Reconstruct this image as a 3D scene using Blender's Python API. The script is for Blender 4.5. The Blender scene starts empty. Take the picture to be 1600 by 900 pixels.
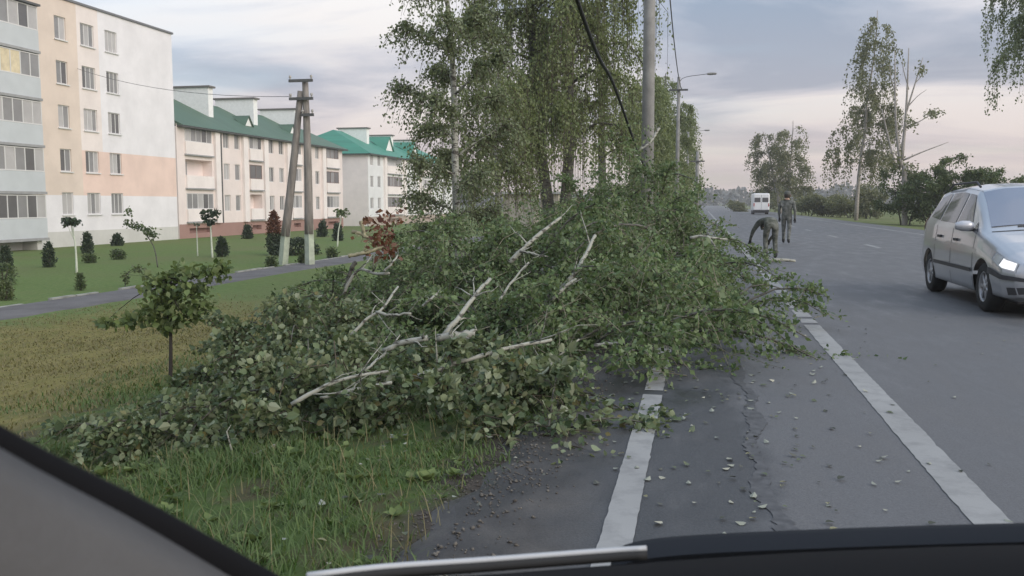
import bpy, bmesh, math, random
import numpy as np
from mathutils import Vector, Matrix
R = math.radians
random.seed(7)
rng = np.random.default_rng(11)
sc = bpy.context.scene
COL = sc.collection

# ------------------------------------------------------------------ camera
F, CX, CY, EYE = 1400.0, 800.0, 450.0, 1.36
YAW, PITCH = R(11.86), math.atan((450 - 318) / F)
cd = bpy.data.cameras.new('camera'); cam = bpy.data.objects.new('camera', cd); COL.objects.link(cam)
cd.sensor_width = 36; cd.lens = 36 * F / 1600; cd.clip_start = 0.05; cd.clip_end = 6000
cam.location = (0, 0, EYE); cam.rotation_euler = (math.pi / 2 - PITCH, 0, YAW)
cd.dof.use_dof = True; cd.dof.focus_distance = 11.0; cd.dof.aperture_fstop = cd.lens / 2.4
sc.camera = cam
sc.render.resolution_x, sc.render.resolution_y = 1024, 576

# ------------------------------------------------------------------ sky, sun, exposure
SUN_EL, SUN_AZ = R(24), R(115)      # azimuth clockwise from +Y
w = bpy.data.worlds.new('World'); sc.world = w; w.use_nodes = True
nt = w.node_tree; nt.nodes.clear()
def N(tree, typ, **kw):
    n = tree.nodes.new(typ)
    for k, v in kw.items():
        if k.startswith('i_'): n.inputs[k[2:].replace('_', ' ')].default_value = v
        else: setattr(n, k, v)
    return n
def math_node(tree, op, a, b=None, clamp=False):
    n = tree.nodes.new('ShaderNodeMath'); n.operation = op; n.use_clamp = clamp
    for i, v in enumerate((a, b)):
        if v is None: continue
        if isinstance(v, (int, float)): n.inputs[i].default_value = v
        else: tree.links.new(v, n.inputs[i])
    return n.outputs[0]
def ramp(tree, fac, stops, interp='LINEAR'):
    n = tree.nodes.new('ShaderNodeValToRGB'); cr = n.color_ramp; cr.interpolation = interp
    while len(cr.elements) < len(stops): cr.elements.new(0.5)
    for e, (p, c) in zip(cr.elements, stops):
        e.position = p; e.color = (*c, 1) if len(c) == 3 else c
    tree.links.new(fac, n.inputs[0]); return n.outputs[0]
def mixc(tree, fac, a, b, mode='MIX'):
    n = tree.nodes.new('ShaderNodeMix'); n.data_type = 'RGBA'; n.blend_type = mode
    for s, v in ((n.inputs[0], fac), (n.inputs[6], a), (n.inputs[7], b)):
        if isinstance(v, (int, float)): s.default_value = v
        elif isinstance(v, tuple): s.default_value = (*v, 1)
        else: tree.links.new(v, s)
    return n.outputs[2]
tc = N(nt, 'ShaderNodeTexCoord')
sep = N(nt, 'ShaderNodeSeparateXYZ'); nt.links.new(tc.outputs['Generated'], sep.inputs[0])
el = math_node(nt, 'MAXIMUM', sep.outputs[2], 0.0)
den = math_node(nt, 'ADD', el, 0.10)
cu = math_node(nt, 'DIVIDE', sep.outputs[0], den); cv = math_node(nt, 'DIVIDE', sep.outputs[1], den)
cmb = N(nt, 'ShaderNodeCombineXYZ'); nt.links.new(cu, cmb.inputs[0]); nt.links.new(cv, cmb.inputs[1])
mp = N(nt, 'ShaderNodeMapping'); mp.inputs['Rotation'].default_value = (0, 0, R(-14)); mp.inputs['Scale'].default_value = (0.30, 0.42, 1)
mp.inputs['Location'].default_value = (3.3, 1.9, 0)
nt.links.new(cmb.outputs[0], mp.inputs[0])
n1 = N(nt, 'ShaderNodeTexNoise', i_Scale=1.7, i_Detail=7.0, i_Roughness=0.55, i_Distortion=0.5); nt.links.new(mp.outputs[0], n1.inputs[0])
cloud = ramp(nt, n1.outputs[0], [(0.38, (0.155, 0.205, 0.275)), (0.455, (0.235, 0.272, 0.335)), (0.53, (0.38, 0.39, 0.425)), (0.62, (0.51, 0.50, 0.495))])
warm = ramp(nt, el, [(0.0, (0.78, 0.78, 0.78)), (0.055, (0.58, 0.58, 0.58)), (0.12, (0.24, 0.24, 0.24)), (0.24, (0, 0, 0))])
wsep = N(nt, 'ShaderNodeSeparateColor'); nt.links.new(warm, wsep.inputs[0])
cloud = mixc(nt, wsep.outputs[0], cloud, (0.56, 0.44, 0.40))
sky = N(nt, 'ShaderNodeTexSky', sky_type='NISHITA', sun_disc=False, sun_elevation=SUN_EL, sun_rotation=SUN_AZ)
skc = mixc(nt, 1.0, sky.outputs[0], (0.10, 0.10, 0.10), 'MULTIPLY')
n2 = N(nt, 'ShaderNodeTexNoise', i_Scale=1.0, i_Detail=4.0, i_Roughness=0.5)
mp2 = N(nt, 'ShaderNodeMapping'); mp2.inputs['Scale'].default_value = (0.30, 0.5, 1); mp2.inputs['Location'].default_value = (1.4, 6.2, 2)
nt.links.new(cmb.outputs[0], mp2.inputs[0]); nt.links.new(mp2.outputs[0], n2.inputs[0])
cover = ramp(nt, n2.outputs[0], [(0.30, (0.62, 0.62, 0.62)), (0.48, (0.97, 0.97, 0.97))])
csep = N(nt, 'ShaderNodeSeparateColor'); nt.links.new(cover, csep.inputs[0])
skyc = mixc(nt, csep.outputs[0], skc, cloud)
ocl = math_node(nt, 'ADD', math_node(nt, 'MULTIPLY', el, 1.5), 0.92)      # overcast sky: luminance rises with the sine of the elevation
occ = N(nt, 'ShaderNodeCombineColor')
for q_ in range(3): nt.links.new(ocl, occ.inputs[q_])
skyc = mixc(nt, 1.0, skyc, occ.outputs[0], 'MULTIPLY')
bg = N(nt, 'ShaderNodeBackground', i_Strength=1.0); nt.links.new(skyc, bg.inputs[0])
wo = N(nt, 'ShaderNodeOutputWorld'); nt.links.new(bg.outputs[0], wo.inputs[0])

sl = bpy.data.lights.new('sun', 'SUN'); so = bpy.data.objects.new('sun', sl); COL.objects.link(so)
sl.energy = 1.5; sl.angle = R(50); sl.color = (1.0, 0.92, 0.82)
sdir = Vector((math.sin(SUN_AZ) * math.cos(SUN_EL), math.cos(SUN_AZ) * math.cos(SUN_EL), math.sin(SUN_EL)))
so.rotation_euler = sdir.to_track_quat('Z', 'Y').to_euler(); so.location = (20, -10, 30)
vs = sc.view_settings; vs.view_transform = 'Standard'; vs.look = 'None'; vs.gamma = 1; vs.exposure = 0.66; vs.use_curve_mapping = False

# ------------------------------------------------------------------ helpers
def tag(o, label=None, cat=None, group=None, kind=None):
    if label: o['label'] = label
    if cat: o['category'] = cat
    if group: o['group'] = group
    if kind: o['kind'] = kind
    return o
def link(o, parent=None):
    COL.objects.link(o)
    if parent: o.parent = parent
    return o
def empty(name, loc=(0, 0, 0), rz=0):
    o = bpy.data.objects.new(name, None); COL.objects.link(o); o.location = loc; o.rotation_euler = (0, 0, rz)
    o.empty_display_size = 0.2
    return o
def raw(name, V, Fs, mat, parent=None, smooth=False, mi=None):
    me = bpy.data.meshes.new(name); me.from_pydata([tuple(v) for v in V], [], [tuple(f) for f in Fs])
    for m in (mat if isinstance(mat, (list, tuple)) else [mat]): me.materials.append(m)
    if mi is not None: me.polygons.foreach_set('material_index', mi)
    if smooth: me.polygons.foreach_set('use_smooth', [True] * len(me.polygons))
    me.update()
    return link(bpy.data.objects.new(name, me), parent)
def fast(name, V, L, ls, mat, parent=None, smooth=False):
    """V (n,3), flat loop index array L, loop sizes ls"""
    me = bpy.data.meshes.new(name); V = np.asarray(V, np.float32); L = np.asarray(L, np.int32); ls = np.asarray(ls, np.int32)
    me.vertices.add(len(V)); me.vertices.foreach_set('co', V.ravel())
    me.loops.add(len(L)); me.loops.foreach_set('vertex_index', L)
    me.polygons.add(len(ls)); st = np.concatenate(([0], np.cumsum(ls)[:-1])).astype(np.int32)
    me.polygons.foreach_set('loop_start', st)
    try: me.polygons.foreach_set('loop_total', ls)
    except Exception: pass
    if smooth: me.polygons.foreach_set('use_smooth', np.ones(len(ls), bool))
    me.materials.append(mat); me.update(calc_edges=True); me.validate()
    return link(bpy.data.objects.new(name, me), parent)
class MB:
    def __init__(s): s.V = []; s.F = []
    def box(s, x0, x1, y0, y1, z0, z1):
        b = len(s.V); s.V += [(x, y, z) for z in (z0, z1) for y in (y0, y1) for x in (x0, x1)]
        s.F += [(b, b + 2, b + 3, b + 1), (b + 4, b + 5, b + 7, b + 6), (b, b + 1, b + 5, b + 4), (b + 2, b + 6, b + 7, b + 3), (b, b + 4, b + 6, b + 2), (b + 1, b + 3, b + 7, b + 5)]
        return s
    def quad(s, *p): b = len(s.V); s.V += [tuple(q) for q in p]; s.F.append(tuple(range(b, b + len(p)))); return s
    def tube(s, P, r, n=6, cap=True):
        V, Fs = tube_vf(P, r, n, cap); b = len(s.V); s.V += [tuple(v) for v in V]; s.F += [tuple(i + b for i in f) for f in Fs]; return s
    def lathe(s, prof, c=(0, 0, 0), axis='z', n=20):
        b = len(s.V); m = len(prof)
        for i in range(n):
            a = 2 * math.pi * i / n
            for r_, h in prof:
                p = (r_ * math.cos(a), r_ * math.sin(a), h)
                if axis == 'x': p = (h, r_ * math.cos(a), r_ * math.sin(a))
                if axis == 'y': p = (r_ * math.cos(a), h, r_ * math.sin(a))
                s.V.append((p[0] + c[0], p[1] + c[1], p[2] + c[2]))
        for i in range(n):
            for j in range(m - 1):
                a0 = b + i * m + j; a1 = b + ((i + 1) % n) * m + j
                s.F.append((a0, a1, a1 + 1, a0 + 1))
        return s
    def build(s, name, mat, parent=None, smooth=False): return raw(name, s.V, s.F, mat, parent, smooth)
def tube_vf(P, r, n=6, cap=True):
    P = np.asarray(P, float); k = len(P); r = np.broadcast_to(np.asarray(r, float), (k,))
    T = np.gradient(P, axis=0); T /= np.linalg.norm(T, axis=1, keepdims=True) + 1e-9
    ref = np.array([0.31, 0.17, 0.93]) if abs(T[0][2]) < 0.8 else np.array([0.9, 0.3, 0.1])
    A = np.cross(T, ref); A /= np.linalg.norm(A, axis=1, keepdims=True) + 1e-9
    B = np.cross(T, A)
    a = np.arange(n) * 2 * math.pi / n
    V = (P[:, None] + r[:, None, None] * (np.cos(a)[None, :, None] * A[:, None] + np.sin(a)[None, :, None] * B[:, None])).reshape(-1, 3)
    Fs = [(i * n + j, i * n + (j + 1) % n, (i + 1) * n + (j + 1) % n, (i + 1) * n + j) for i in range(k - 1) for j in range(n)]
    if cap: Fs += [tuple(range(n))[::-1], tuple((k - 1) * n + j for j in range(n))]
    return V, Fs
def curve_pts(K, n=14):
    """Catmull-Rom through key points"""
    K = np.asarray(K, float)
    if len(K) == 2: return K[0] + (K[1] - K[0]) * np.linspace(0, 1, n)[:, None]
    Q = np.vstack([2 * K[0] - K[1], K, 2 * K[-1] - K[-2]]); out = []
    m = len(K) - 1
    for s in np.linspace(0, m - 1e-6, n):
        i = int(s); t = s - i; p0, p1, p2, p3 = Q[i:i + 4]
        out.append(0.5 * ((2 * p1) + (-p0 + p2) * t + (2 * p0 - 5 * p1 + 4 * p2 - p3) * t * t + (-p0 + 3 * p1 - 3 * p2 + p3) * t ** 3))
    return np.array(out)
RC = Matrix.Rotation(YAW, 3, 'Z') @ Matrix.Rotation(math.pi / 2 - PITCH, 3, 'X')
def ray(px, py): return RC @ Vector(((px - CX) / F, (CY - py) / F, -1))
def at(px, py, Y):
    d = ray(px, py); t = Y / d.y
    return np.array((d.x * t, Y, EYE + d.z * t))
def near(px, py, dist):
    d = ray(px, py).normalized() * dist
    return np.array((d.x, d.y, EYE + d.z))
KX = [-3000, -120, -60, -42, -20, -11, -8, -5, -3, -1.6, -1.0, -0.7, 11.2, 11.6, 13, 17, 30, 3000]
KZ = [-1.6, -1.5, -1.48, -1.45, -1.40, -1.28, -1.02, -0.58, -0.26, -0.06, -0.02, -0.03, -0.03, -0.03, -0.12, -0.25, -0.3, -0.3]
def terr(x, y=None):
    x = np.asarray(x, float)
    return (np.interp(x - 0.35, KX, KZ) + np.interp(x + 0.35, KX, KZ) + 2 * np.interp(x, KX, KZ)) / 4
def yx(px, X): return X / math.tan(math.atan((px - CX) / F) - YAW)
def pd(px, dc):
    xc = (px - CX) / F * dc
    return (xc * math.cos(YAW) - dc * math.sin(YAW), dc * math.cos(YAW) + xc * math.sin(YAW))
def gnd(px, py):
    d = ray(px, py); t = 3.0
    for _ in range(400):
        p = (d.x * t, d.y * t, EYE + d.z * t); h = p[2] - float(terr(p[0]))
        if h < 0.003: break
        t += max(0.02, h * 1.5)
    return np.array((p[0], p[1], float(terr(p[0]))))
def unit(A): return A / (np.linalg.norm(A, axis=-1, keepdims=True) + 1e-9)

# ------------------------------------------------------------------ materials
def mat(name, col, rough=0.8, var=0.0, scale=4.0, metal=0.0, bump=0.0, bscale=40.0, emit=None, stretch=None, spec=0.5, col2=None, coat=0.0):
    m = bpy.data.materials.new(name); m.use_nodes = True; t = m.node_tree; b = t.nodes['Principled BSDF']
    b.inputs['Roughness'].default_value = rough; b.inputs['Metallic'].default_value = metal; b.inputs['Specular IOR Level'].default_value = spec
    b.inputs['Coat Weight'].default_value = coat; b.inputs['Coat Roughness'].default_value = 0.06
    tc = N(t, 'ShaderNodeTexCoord'); mpn = N(t, 'ShaderNodeMapping'); t.links.new(tc.outputs['Object'], mpn.inputs[0])
    if stretch: mpn.inputs['Scale'].default_value = stretch
    if var or col2:
        n = N(t, 'ShaderNodeTexNoise', i_Scale=scale, i_Detail=6.0, i_Roughness=0.62); t.links.new(mpn.outputs[0], n.inputs[0])
        c2 = col2 or tuple(min(1, c * (1 + var)) for c in col); c1 = col if col2 else tuple(c * (1 - var) for c in col)
        t.links.new(ramp(t, n.outputs[0], [(0.36, c1), (0.64, c2)]), b.inputs['Base Color'])
    else: b.inputs['Base Color'].default_value = (*col, 1)
    if bump:
        n2 = N(t, 'ShaderNodeTexNoise', i_Scale=bscale, i_Detail=4.0); t.links.new(mpn.outputs[0], n2.inputs[0])
        bp = N(t, 'ShaderNodeBump', i_Strength=bump, i_Distance=0.02); t.links.new(n2.outputs[0], bp.inputs['Height']); t.links.new(bp.outputs[0], b.inputs['Normal'])
    if emit: b.inputs['Emission Color'].default_value = (*emit[0], 1); b.inputs['Emission Strength'].default_value = emit[1]
    return m
def leaf_mat(name, dark, mid, pale, under, trans=0.22, rough=0.55, dry=None):
    m = bpy.data.materials.new(name); m.use_nodes = True; t = m.node_tree; b = t.nodes['Principled BSDF']; out = t.nodes['Material Output']
    g = N(t, 'ShaderNodeNewGeometry')
    stops = [(0.0, dark), (0.45, mid), (0.85, pale)]
    if dry: stops = [(0.0, dark), (0.42, mid), (0.8, pale), (0.955, pale), (0.965, dry)]
    c = ramp(t, g.outputs['Random Per Island'], stops)
    c = mixc(t, g.outputs['Backfacing'], c, mixc(t, 0.62, c, under))
    t.links.new(c, b.inputs['Base Color']); b.inputs['Roughness'].default_value = rough; b.inputs['Specular IOR Level'].default_value = 0.35
    tr = N(t, 'ShaderNodeBsdfTranslucent'); t.links.new(mixc(t, 1.0, c, (1.0, 1.0, 0.55), 'MULTIPLY'), tr.inputs[0])
    ms = N(t, 'ShaderNodeMixShader'); ms.inputs[0].default_value = trans
    t.links.new(b.outputs[0], ms.inputs[1]); t.links.new(tr.outputs[0], ms.inputs[2]); t.links.new(ms.outputs[0], out.inputs[0])
    return m
M = {}
M['leaf_pile'] = leaf_mat('fallen_leaf_green', (0.050, 0.088, 0.032), (0.095, 0.150, 0.055), (0.160, 0.225, 0.095), (0.22, 0.27, 0.16), trans=0.3)
M['leaf_front'] = leaf_mat('front_leaf_green', (0.036, 0.060, 0.027), (0.074, 0.110, 0.048), (0.145, 0.185, 0.09), (0.30, 0.34, 0.22), dry=(0.17, 0.15, 0.06), trans=0.24)
M['leaf_birch'] = leaf_mat('birch_leaf', (0.112, 0.150, 0.068), (0.19, 0.235, 0.105), (0.28, 0.32, 0.16), (0.25, 0.28, 0.17), trans=0.45)
M['leaf_grey'] = leaf_mat('birch_leaf_greyish', (0.110, 0.142, 0.085), (0.18, 0.222, 0.13), (0.27, 0.31, 0.19), (0.24, 0.27, 0.19), trans=0.45)
M['leaf_far'] = leaf_mat('roadside_leaf', (0.0989, 0.1148, 0.0638), (0.1723, 0.185, 0.1053), (0.2552, 0.2552, 0.1515), (0.2057, 0.2178, 0.1452), trans=0.42)
M['leaf_rust'] = leaf_mat('rusty_leaf', (0.12, 0.085, 0.05), (0.17, 0.125, 0.075), (0.20, 0.16, 0.10), (0.22, 0.17, 0.12), trans=0.3)
M['leaf_red'] = leaf_mat('withered_leaf', (0.07, 0.022, 0.014), (0.13, 0.045, 0.025), (0.20, 0.09, 0.05), (0.20, 0.11, 0.07))
M['leaf_sap'] = leaf_mat('sapling_leaf', (0.0475, 0.0688, 0.0275), (0.0938, 0.1225, 0.045), (0.15, 0.1875, 0.075), (0.176, 0.198, 0.11), trans=0.3)
M['leaf_sap2'] = leaf_mat('young_sapling_leaf', (0.060, 0.095, 0.030), (0.115, 0.165, 0.052), (0.18, 0.235, 0.085), (0.20, 0.24, 0.12), trans=0.35)
M['leaf_dark'] = leaf_mat('conifer_leaf', (0.020, 0.034, 0.018), (0.035, 0.055, 0.028), (0.058, 0.085, 0.042), (0.06, 0.08, 0.05), trans=0.1)
M['leaf_bush'] = leaf_mat('bush_leaf', (0.042, 0.072, 0.028), (0.082, 0.122, 0.046), (0.13, 0.17, 0.07), (0.14, 0.17, 0.09), trans=0.3)
M['leaf_wood'] = leaf_mat('far_wood_leaf', (0.085, 0.088, 0.085), (0.11, 0.112, 0.105), (0.14, 0.14, 0.13), (0.12, 0.13, 0.12), trans=0.1)
M['grass'] = leaf_mat('grass_blade', (0.050, 0.105, 0.028), (0.088, 0.158, 0.042), (0.140, 0.205, 0.065), (0.11, 0.16, 0.055), trans=0.3, dry=(0.23, 0.19, 0.095))
M['drygrass'] = leaf_mat('dry_grass_blade', (0.12, 0.125, 0.05), (0.185, 0.168, 0.075), (0.245, 0.212, 0.11), (0.21, 0.185, 0.09), trans=0.3)

def bark_mat(name, white, dark, amount):
    m = bpy.data.materials.new(name); m.use_nodes = True; t = m.node_tree; b = t.nodes['Principled BSDF']; b.inputs['Roughness'].default_value = 0.75
    tc = N(t, 'ShaderNodeTexCoord')
    n = N(t, 'ShaderNodeTexNoise', i_Scale=9.0, i_Detail=5.0, i_Roughness=0.65); mpn = N(t, 'ShaderNodeMapping'); mpn.inputs['Scale'].default_value = (1, 1, 2.6)
    t.links.new(tc.outputs['Object'], mpn.inputs[0]); t.links.new(mpn.outputs[0], n.inputs[0])
    n2 = N(t, 'ShaderNodeTexNoise', i_Scale=30.0, i_Detail=3.0); t.links.new(tc.outputs['Object'], n2.inputs[0])
    c = ramp(t, n.outputs[0], [(amount - 0.05, dark), (amount + 0.02, white)])
    c = mixc(t, 0.35, c, n2.outputs[0], 'MULTIPLY')
    t.links.new(c, b.inputs['Base Color'])
    bp = N(t, 'ShaderNodeBump', i_Strength=0.5, i_Distance=0.01); t.links.new(n.outputs[0], bp.inputs['Height']); t.links.new(bp.outputs[0], b.inputs['Normal'])
    return m
M['birch'] = bark_mat('birch_bark', (0.40, 0.40, 0.35), (0.08, 0.07, 0.06), 0.47)
M['limb'] = bark_mat('fallen_birch_bark', (0.37, 0.37, 0.315), (0.085, 0.078, 0.062), 0.455)
M['darkbark'] = bark_mat('dark_birch_bark', (0.13, 0.125, 0.105), (0.045, 0.04, 0.033), 0.48)
M['deadbark'] = bark_mat('dead_birch_bark', (0.42, 0.385, 0.35), (0.16, 0.14, 0.125), 0.43)
M['twig'] = mat('twig', (0.075, 0.06, 0.042), 0.8, 0.3, 6)
M['twig_pale'] = mat('pale_twig', (0.20, 0.185, 0.13), 0.8, 0.35, 6)
M['splint'] = mat('split_wood', (0.33, 0.30, 0.19), 0.85, 0.4, 14)
M['whitewash'] = mat('whitewashed_trunk', (0.55, 0.58, 0.48), 0.9, 0.15, 8)
M['frame'] = mat('window_frame', (0.62, 0.61, 0.60), 0.5)
M['frame_brown'] = mat('brown_window_frame', (0.19, 0.13, 0.11), 0.5)
M['pane_dark'] = mat('pane_dark', (0.13, 0.125, 0.125), 0.12, 0.1, 0.8)
M['pane_mid'] = mat('pane_grey', (0.25, 0.245, 0.245), 0.12, 0.1, 0.8)
M['pane_pale'] = mat('pane_curtained', (0.43, 0.415, 0.41), 0.18, 0.08, 0.8)
M['pane_warm'] = mat('pane_warm_curtain', (0.62, 0.53, 0.36), 0.2, 0.15, 2.0)
M['sill'] = mat('sill', (0.66, 0.65, 0.64), 0.6)
M['metal_dark'] = mat('dark_metal', (0.09, 0.09, 0.09), 0.55, 0.2, 5)
M['concrete'] = mat('concrete', (0.25, 0.245, 0.235), 0.9, 0.18, 3, bump=0.3, bscale=25)
M['concrete_lt'] = mat('pale_concrete', (0.42, 0.42, 0.40), 0.9, 0.15, 3, bump=0.3, bscale=25)
M['rubber'] = mat('rubber', (0.022, 0.022, 0.022), 0.85)
M['black'] = mat('black_plastic', (0.006, 0.006, 0.007), 0.9, spec=0.12)
M['white_paint'] = mat('white_vehicle_paint', (0.78, 0.78, 0.78), 0.35, 0.04, 2)
M['chrome'] = mat('bright_metal', (0.55, 0.56, 0.58), 0.3, metal=0.9)
M['skin'] = mat('skin', (0.42, 0.27, 0.2), 0.6)

# ------------------------------------------------------------------ ground
def ground_material():
    m = bpy.data.materials.new('ground'); m.use_nodes = True; t = m.node_tree; b = t.nodes['Principled BSDF']; b.inputs['Roughness'].default_value = 0.95; b.inputs['Specular IOR Level'].default_value = 0.1
    tc = N(t, 'ShaderNodeTexCoord'); s = N(t, 'ShaderNodeSeparateXYZ'); t.links.new(tc.outputs['Object'], s.inputs[0])
    def noise(sc_, d=6.0, r=0.6, mapping=None):
        n = N(t, 'ShaderNodeTexNoise', i_Scale=sc_, i_Detail=d, i_Roughness=r)
        if mapping:
            mm = N(t, 'ShaderNodeMapping'); mm.inputs['Scale'].default_value = mapping; t.links.new(tc.outputs['Object'], mm.inputs[0]); t.links.new(mm.outputs[0], n.inputs[0])
        else: t.links.new(tc.outputs['Object'], n.inputs[0])
        return n.outputs[0]
    def gray(c):
        q = N(t, 'ShaderNodeSeparateColor'); t.links.new(c, q.inputs[0]); return q.outputs[0]
    nf = noise(7.0, 8.0, 0.7); nm = noise(0.8); nl = noise(0.16)
    wob = math_node(t, 'MULTIPLY', math_node(t, 'SUBTRACT', nm, 0.5), 5.0)
    x = math_node(t, 'ADD', s.outputs[0], wob)
    lawn = ramp(t, nf, [(0.3, (0.085, 0.130, 0.040)), (0.52, (0.120, 0.172, 0.054)), (0.72, (0.175, 0.195, 0.082))])
    lawn = mixc(t, math_node(t, 'MULTIPLY', gray(ramp(t, nl, [(0.42, (0, 0, 0)), (0.62, (1, 1, 1))])), 0.5), lawn, (0.15, 0.145, 0.07))
    dry = ramp(t, noise(4.0, 8.0, 0.7, (1, 0.35, 1)), [(0.3, (0.125, 0.135, 0.042)), (0.5, (0.200, 0.175, 0.062)), (0.72, (0.25, 0.215, 0.09))])
    green = ramp(t, nf, [(0.3, (0.052, 0.085, 0.028)), (0.7, (0.09, 0.130, 0.04))])
    green = mixc(t, math_node(t, 'MULTIPLY', gray(ramp(t, noise(1.9, 5.0), [(0.46, (0, 0, 0)), (0.60, (1, 1, 1))])), 0.8), green, (0.092, 0.072, 0.048))
    dirt = ramp(t, noise(12.0, 8.0, 0.7), [(0.3, (0.045, 0.039, 0.033)), (0.7, (0.09, 0.078, 0.066))])
    # across the verge: dirt | green verge | dry mown strip | lawn
    def zone(val, a, b_): return gray(ramp(t, math_node(t, 'DIVIDE', math_node(t, 'SUBTRACT', val, a), b_ - a, True), [(0, (0, 0, 0)), (1, (1, 1, 1))]))
    c = mixc(t, zone(x, -5.6, -7.2), green, dry)
    yfade = zone(math_node(t, 'ADD', s.outputs[1], math_node(t, 'MULTIPLY', wob, 1.5)), 17.0, 23.0)
    c = mixc(t, math_node(t, 'MULTIPLY', yfade, zone(x, -4.5, -6.5)), c, lawn)
    c = mixc(t, zone(x, -13.5, -15.5), c, lawn)
    wob2 = math_node(t, 'MULTIPLY', math_node(t, 'SUBTRACT', noise(3.0), 0.5), 0.9)
    c = mixc(t, zone(math_node(t, 'ADD', s.outputs[0], wob2), -1.35, -1.1), c, dirt)
    far = ramp(t, noise(0.05, 3.0), [(0.4, (0.11, 0.12, 0.05)), (0.6, (0.16, 0.15, 0.075))])
    c = mixc(t, zone(s.outputs[0], 11.0, 11.6), c, mixc(t, 0.5, lawn, far))
    t.links.new(c, b.inputs['Base Color'])
    bp = N(t, 'ShaderNodeBump', i_Strength=0.8, i_Distance=0.04); t.links.new(nf, bp.inputs['Height']); t.links.new(bp.outputs[0], b.inputs['Normal'])
    return m
xs = np.concatenate([[-3000, -900, -300, -120, -80, -60, -48], np.arange(-42, -12, 2.0), np.arange(-12, -0.6, 0.3), [0, 5, 10, 11.2, 11.6, 12.2, 13, 14, 15, 17, 20, 30, 60, 200, 800, 3000]])
ys = np.concatenate([[-400, -60, -20, -8], np.arange(-4, 22, 0.4), np.arange(22, 60, 2.0), [70, 90, 120, 160, 220, 320, 500, 900, 1800, 3500]])
GX, GY = np.meshgrid(xs, ys); GZ = terr(GX)
bumpy = (GX < -1.2) & (GX > -40) & (GY < 60) & (GY > -3)
GZ = GZ + np.where(bumpy, 0.02 * np.sin(GX * 2.1 + GY * 1.3) * np.sin(GY * 1.7 - GX), 0)
nx, ny = len(xs), len(ys); idx = np.arange(nx * ny).reshape(ny, nx)
Q = np.stack([idx[:-1, :-1], idx[:-1, 1:], idx[1:, 1:], idx[1:, :-1]], -1).reshape(-1, 4)
g = fast('ground', np.stack([GX, GY, GZ], -1).reshape(-1, 3), Q.ravel(), np.full(len(Q), 4), ground_material(), smooth=True); tag(g, kind='structure')

def asphalt_material():
    m = bpy.data.materials.new('asphalt'); m.use_nodes = True; t = m.node_tree; b = t.nodes['Principled BSDF']
    tc = N(t, 'ShaderNodeTexCoord'); s = N(t, 'ShaderNodeSeparateXYZ'); t.links.new(tc.outputs['Object'], s.inputs[0])
    def noise(sc_, d=6.0, r=0.6, mapping=(1, 1, 1)):
        n = N(t, 'ShaderNodeTexNoise', i_Scale=sc_, i_Detail=d, i_Roughness=r); mm = N(t, 'ShaderNodeMapping'); mm.inputs['Scale'].default_value = mapping
        t.links.new(tc.outputs['Object'], mm.inputs[0]); t.links.new(mm.outputs[0], n.inputs[0]); return n.outputs[0]
    fine = noise(90.0, 3.0, 0.7); mid = noise(3.0, 6.0, 0.6, (1, 0.3, 1)); big = noise(0.5, 4.0, 0.5, (1, 0.12, 1))
    lane = ramp(t, mid, [(0.3, (0.088, 0.089, 0.092)), (0.7, (0.118, 0.118, 0.120))])
    shoulder = ramp(t, mid, [(0.35, (0.036, 0.038, 0.041)), (0.55, (0.056, 0.058, 0.061)), (0.7, (0.092, 0.093, 0.094))])
    xx = math_node(t, 'ADD', s.outputs[0], math_node(t, 'MULTIPLY', math_node(t, 'SUBTRACT', noise(2.2, 5.0), 0.5), 0.55))
    k = math_node(t, 'DIVIDE', math_node(t, 'SUBTRACT', xx, 0.24), 0.16, True)
    c = mixc(t, k, shoulder, lane)
    c = mixc(t, math_node(t, 'MULTIPLY', big, 0.35), c, (0.078, 0.079, 0.082))
    mud = ramp(t, noise(2.5, 6.0), [(0.40, (0.042, 0.038, 0.035)), (0.65, (0.08, 0.073, 0.066))])
    k2 = math_node(t, 'DIVIDE', math_node(t, 'SUBTRACT', -0.38, xx), 0.3, True)
    c = mixc(t, k2, c, mud)
    wetn = N(t, 'ShaderNodeSeparateColor'); t.links.new(ramp(t, noise(1.1, 6.0, 0.6, (1, 0.55, 1)), [(0.47, (0, 0, 0)), (0.58, (1, 1, 1))]), wetn.inputs[0])
    wet = math_node(t, 'MULTIPLY', wetn.outputs[0], math_node(t, 'DIVIDE', math_node(t, 'SUBTRACT', 0.5, xx), 0.3, True))
    c = mixc(t, math_node(t, 'MULTIPLY', wet, 0.6), c, (0.020, 0.020, 0.022))
    c = mixc(t, 0.55, c, mixc(t, 1.0, c, ramp(t, fine, [(0.3, (0.55, 0.55, 0.55)), (0.7, (1.5, 1.5, 1.5))]), 'MULTIPLY'))
    t.links.new(c, b.inputs['Base Color'])
    q = N(t, 'ShaderNodeSeparateColor'); t.links.new(ramp(t, mid, [(0.3, (0.45,) * 3), (0.6, (0.75,) * 3)]), q.inputs[0]); t.links.new(math_node(t, 'SUBTRACT', q.outputs[0], math_node(t, 'MULTIPLY', wet, 0.22)), b.inputs['Roughness'])
    bp = N(t, 'ShaderNodeBump', i_Strength=0.5, i_Distance=0.006); t.links.new(fine, bp.inputs['Height']); t.links.new(bp.outputs[0], b.inputs['Normal'])
    return m
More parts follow.
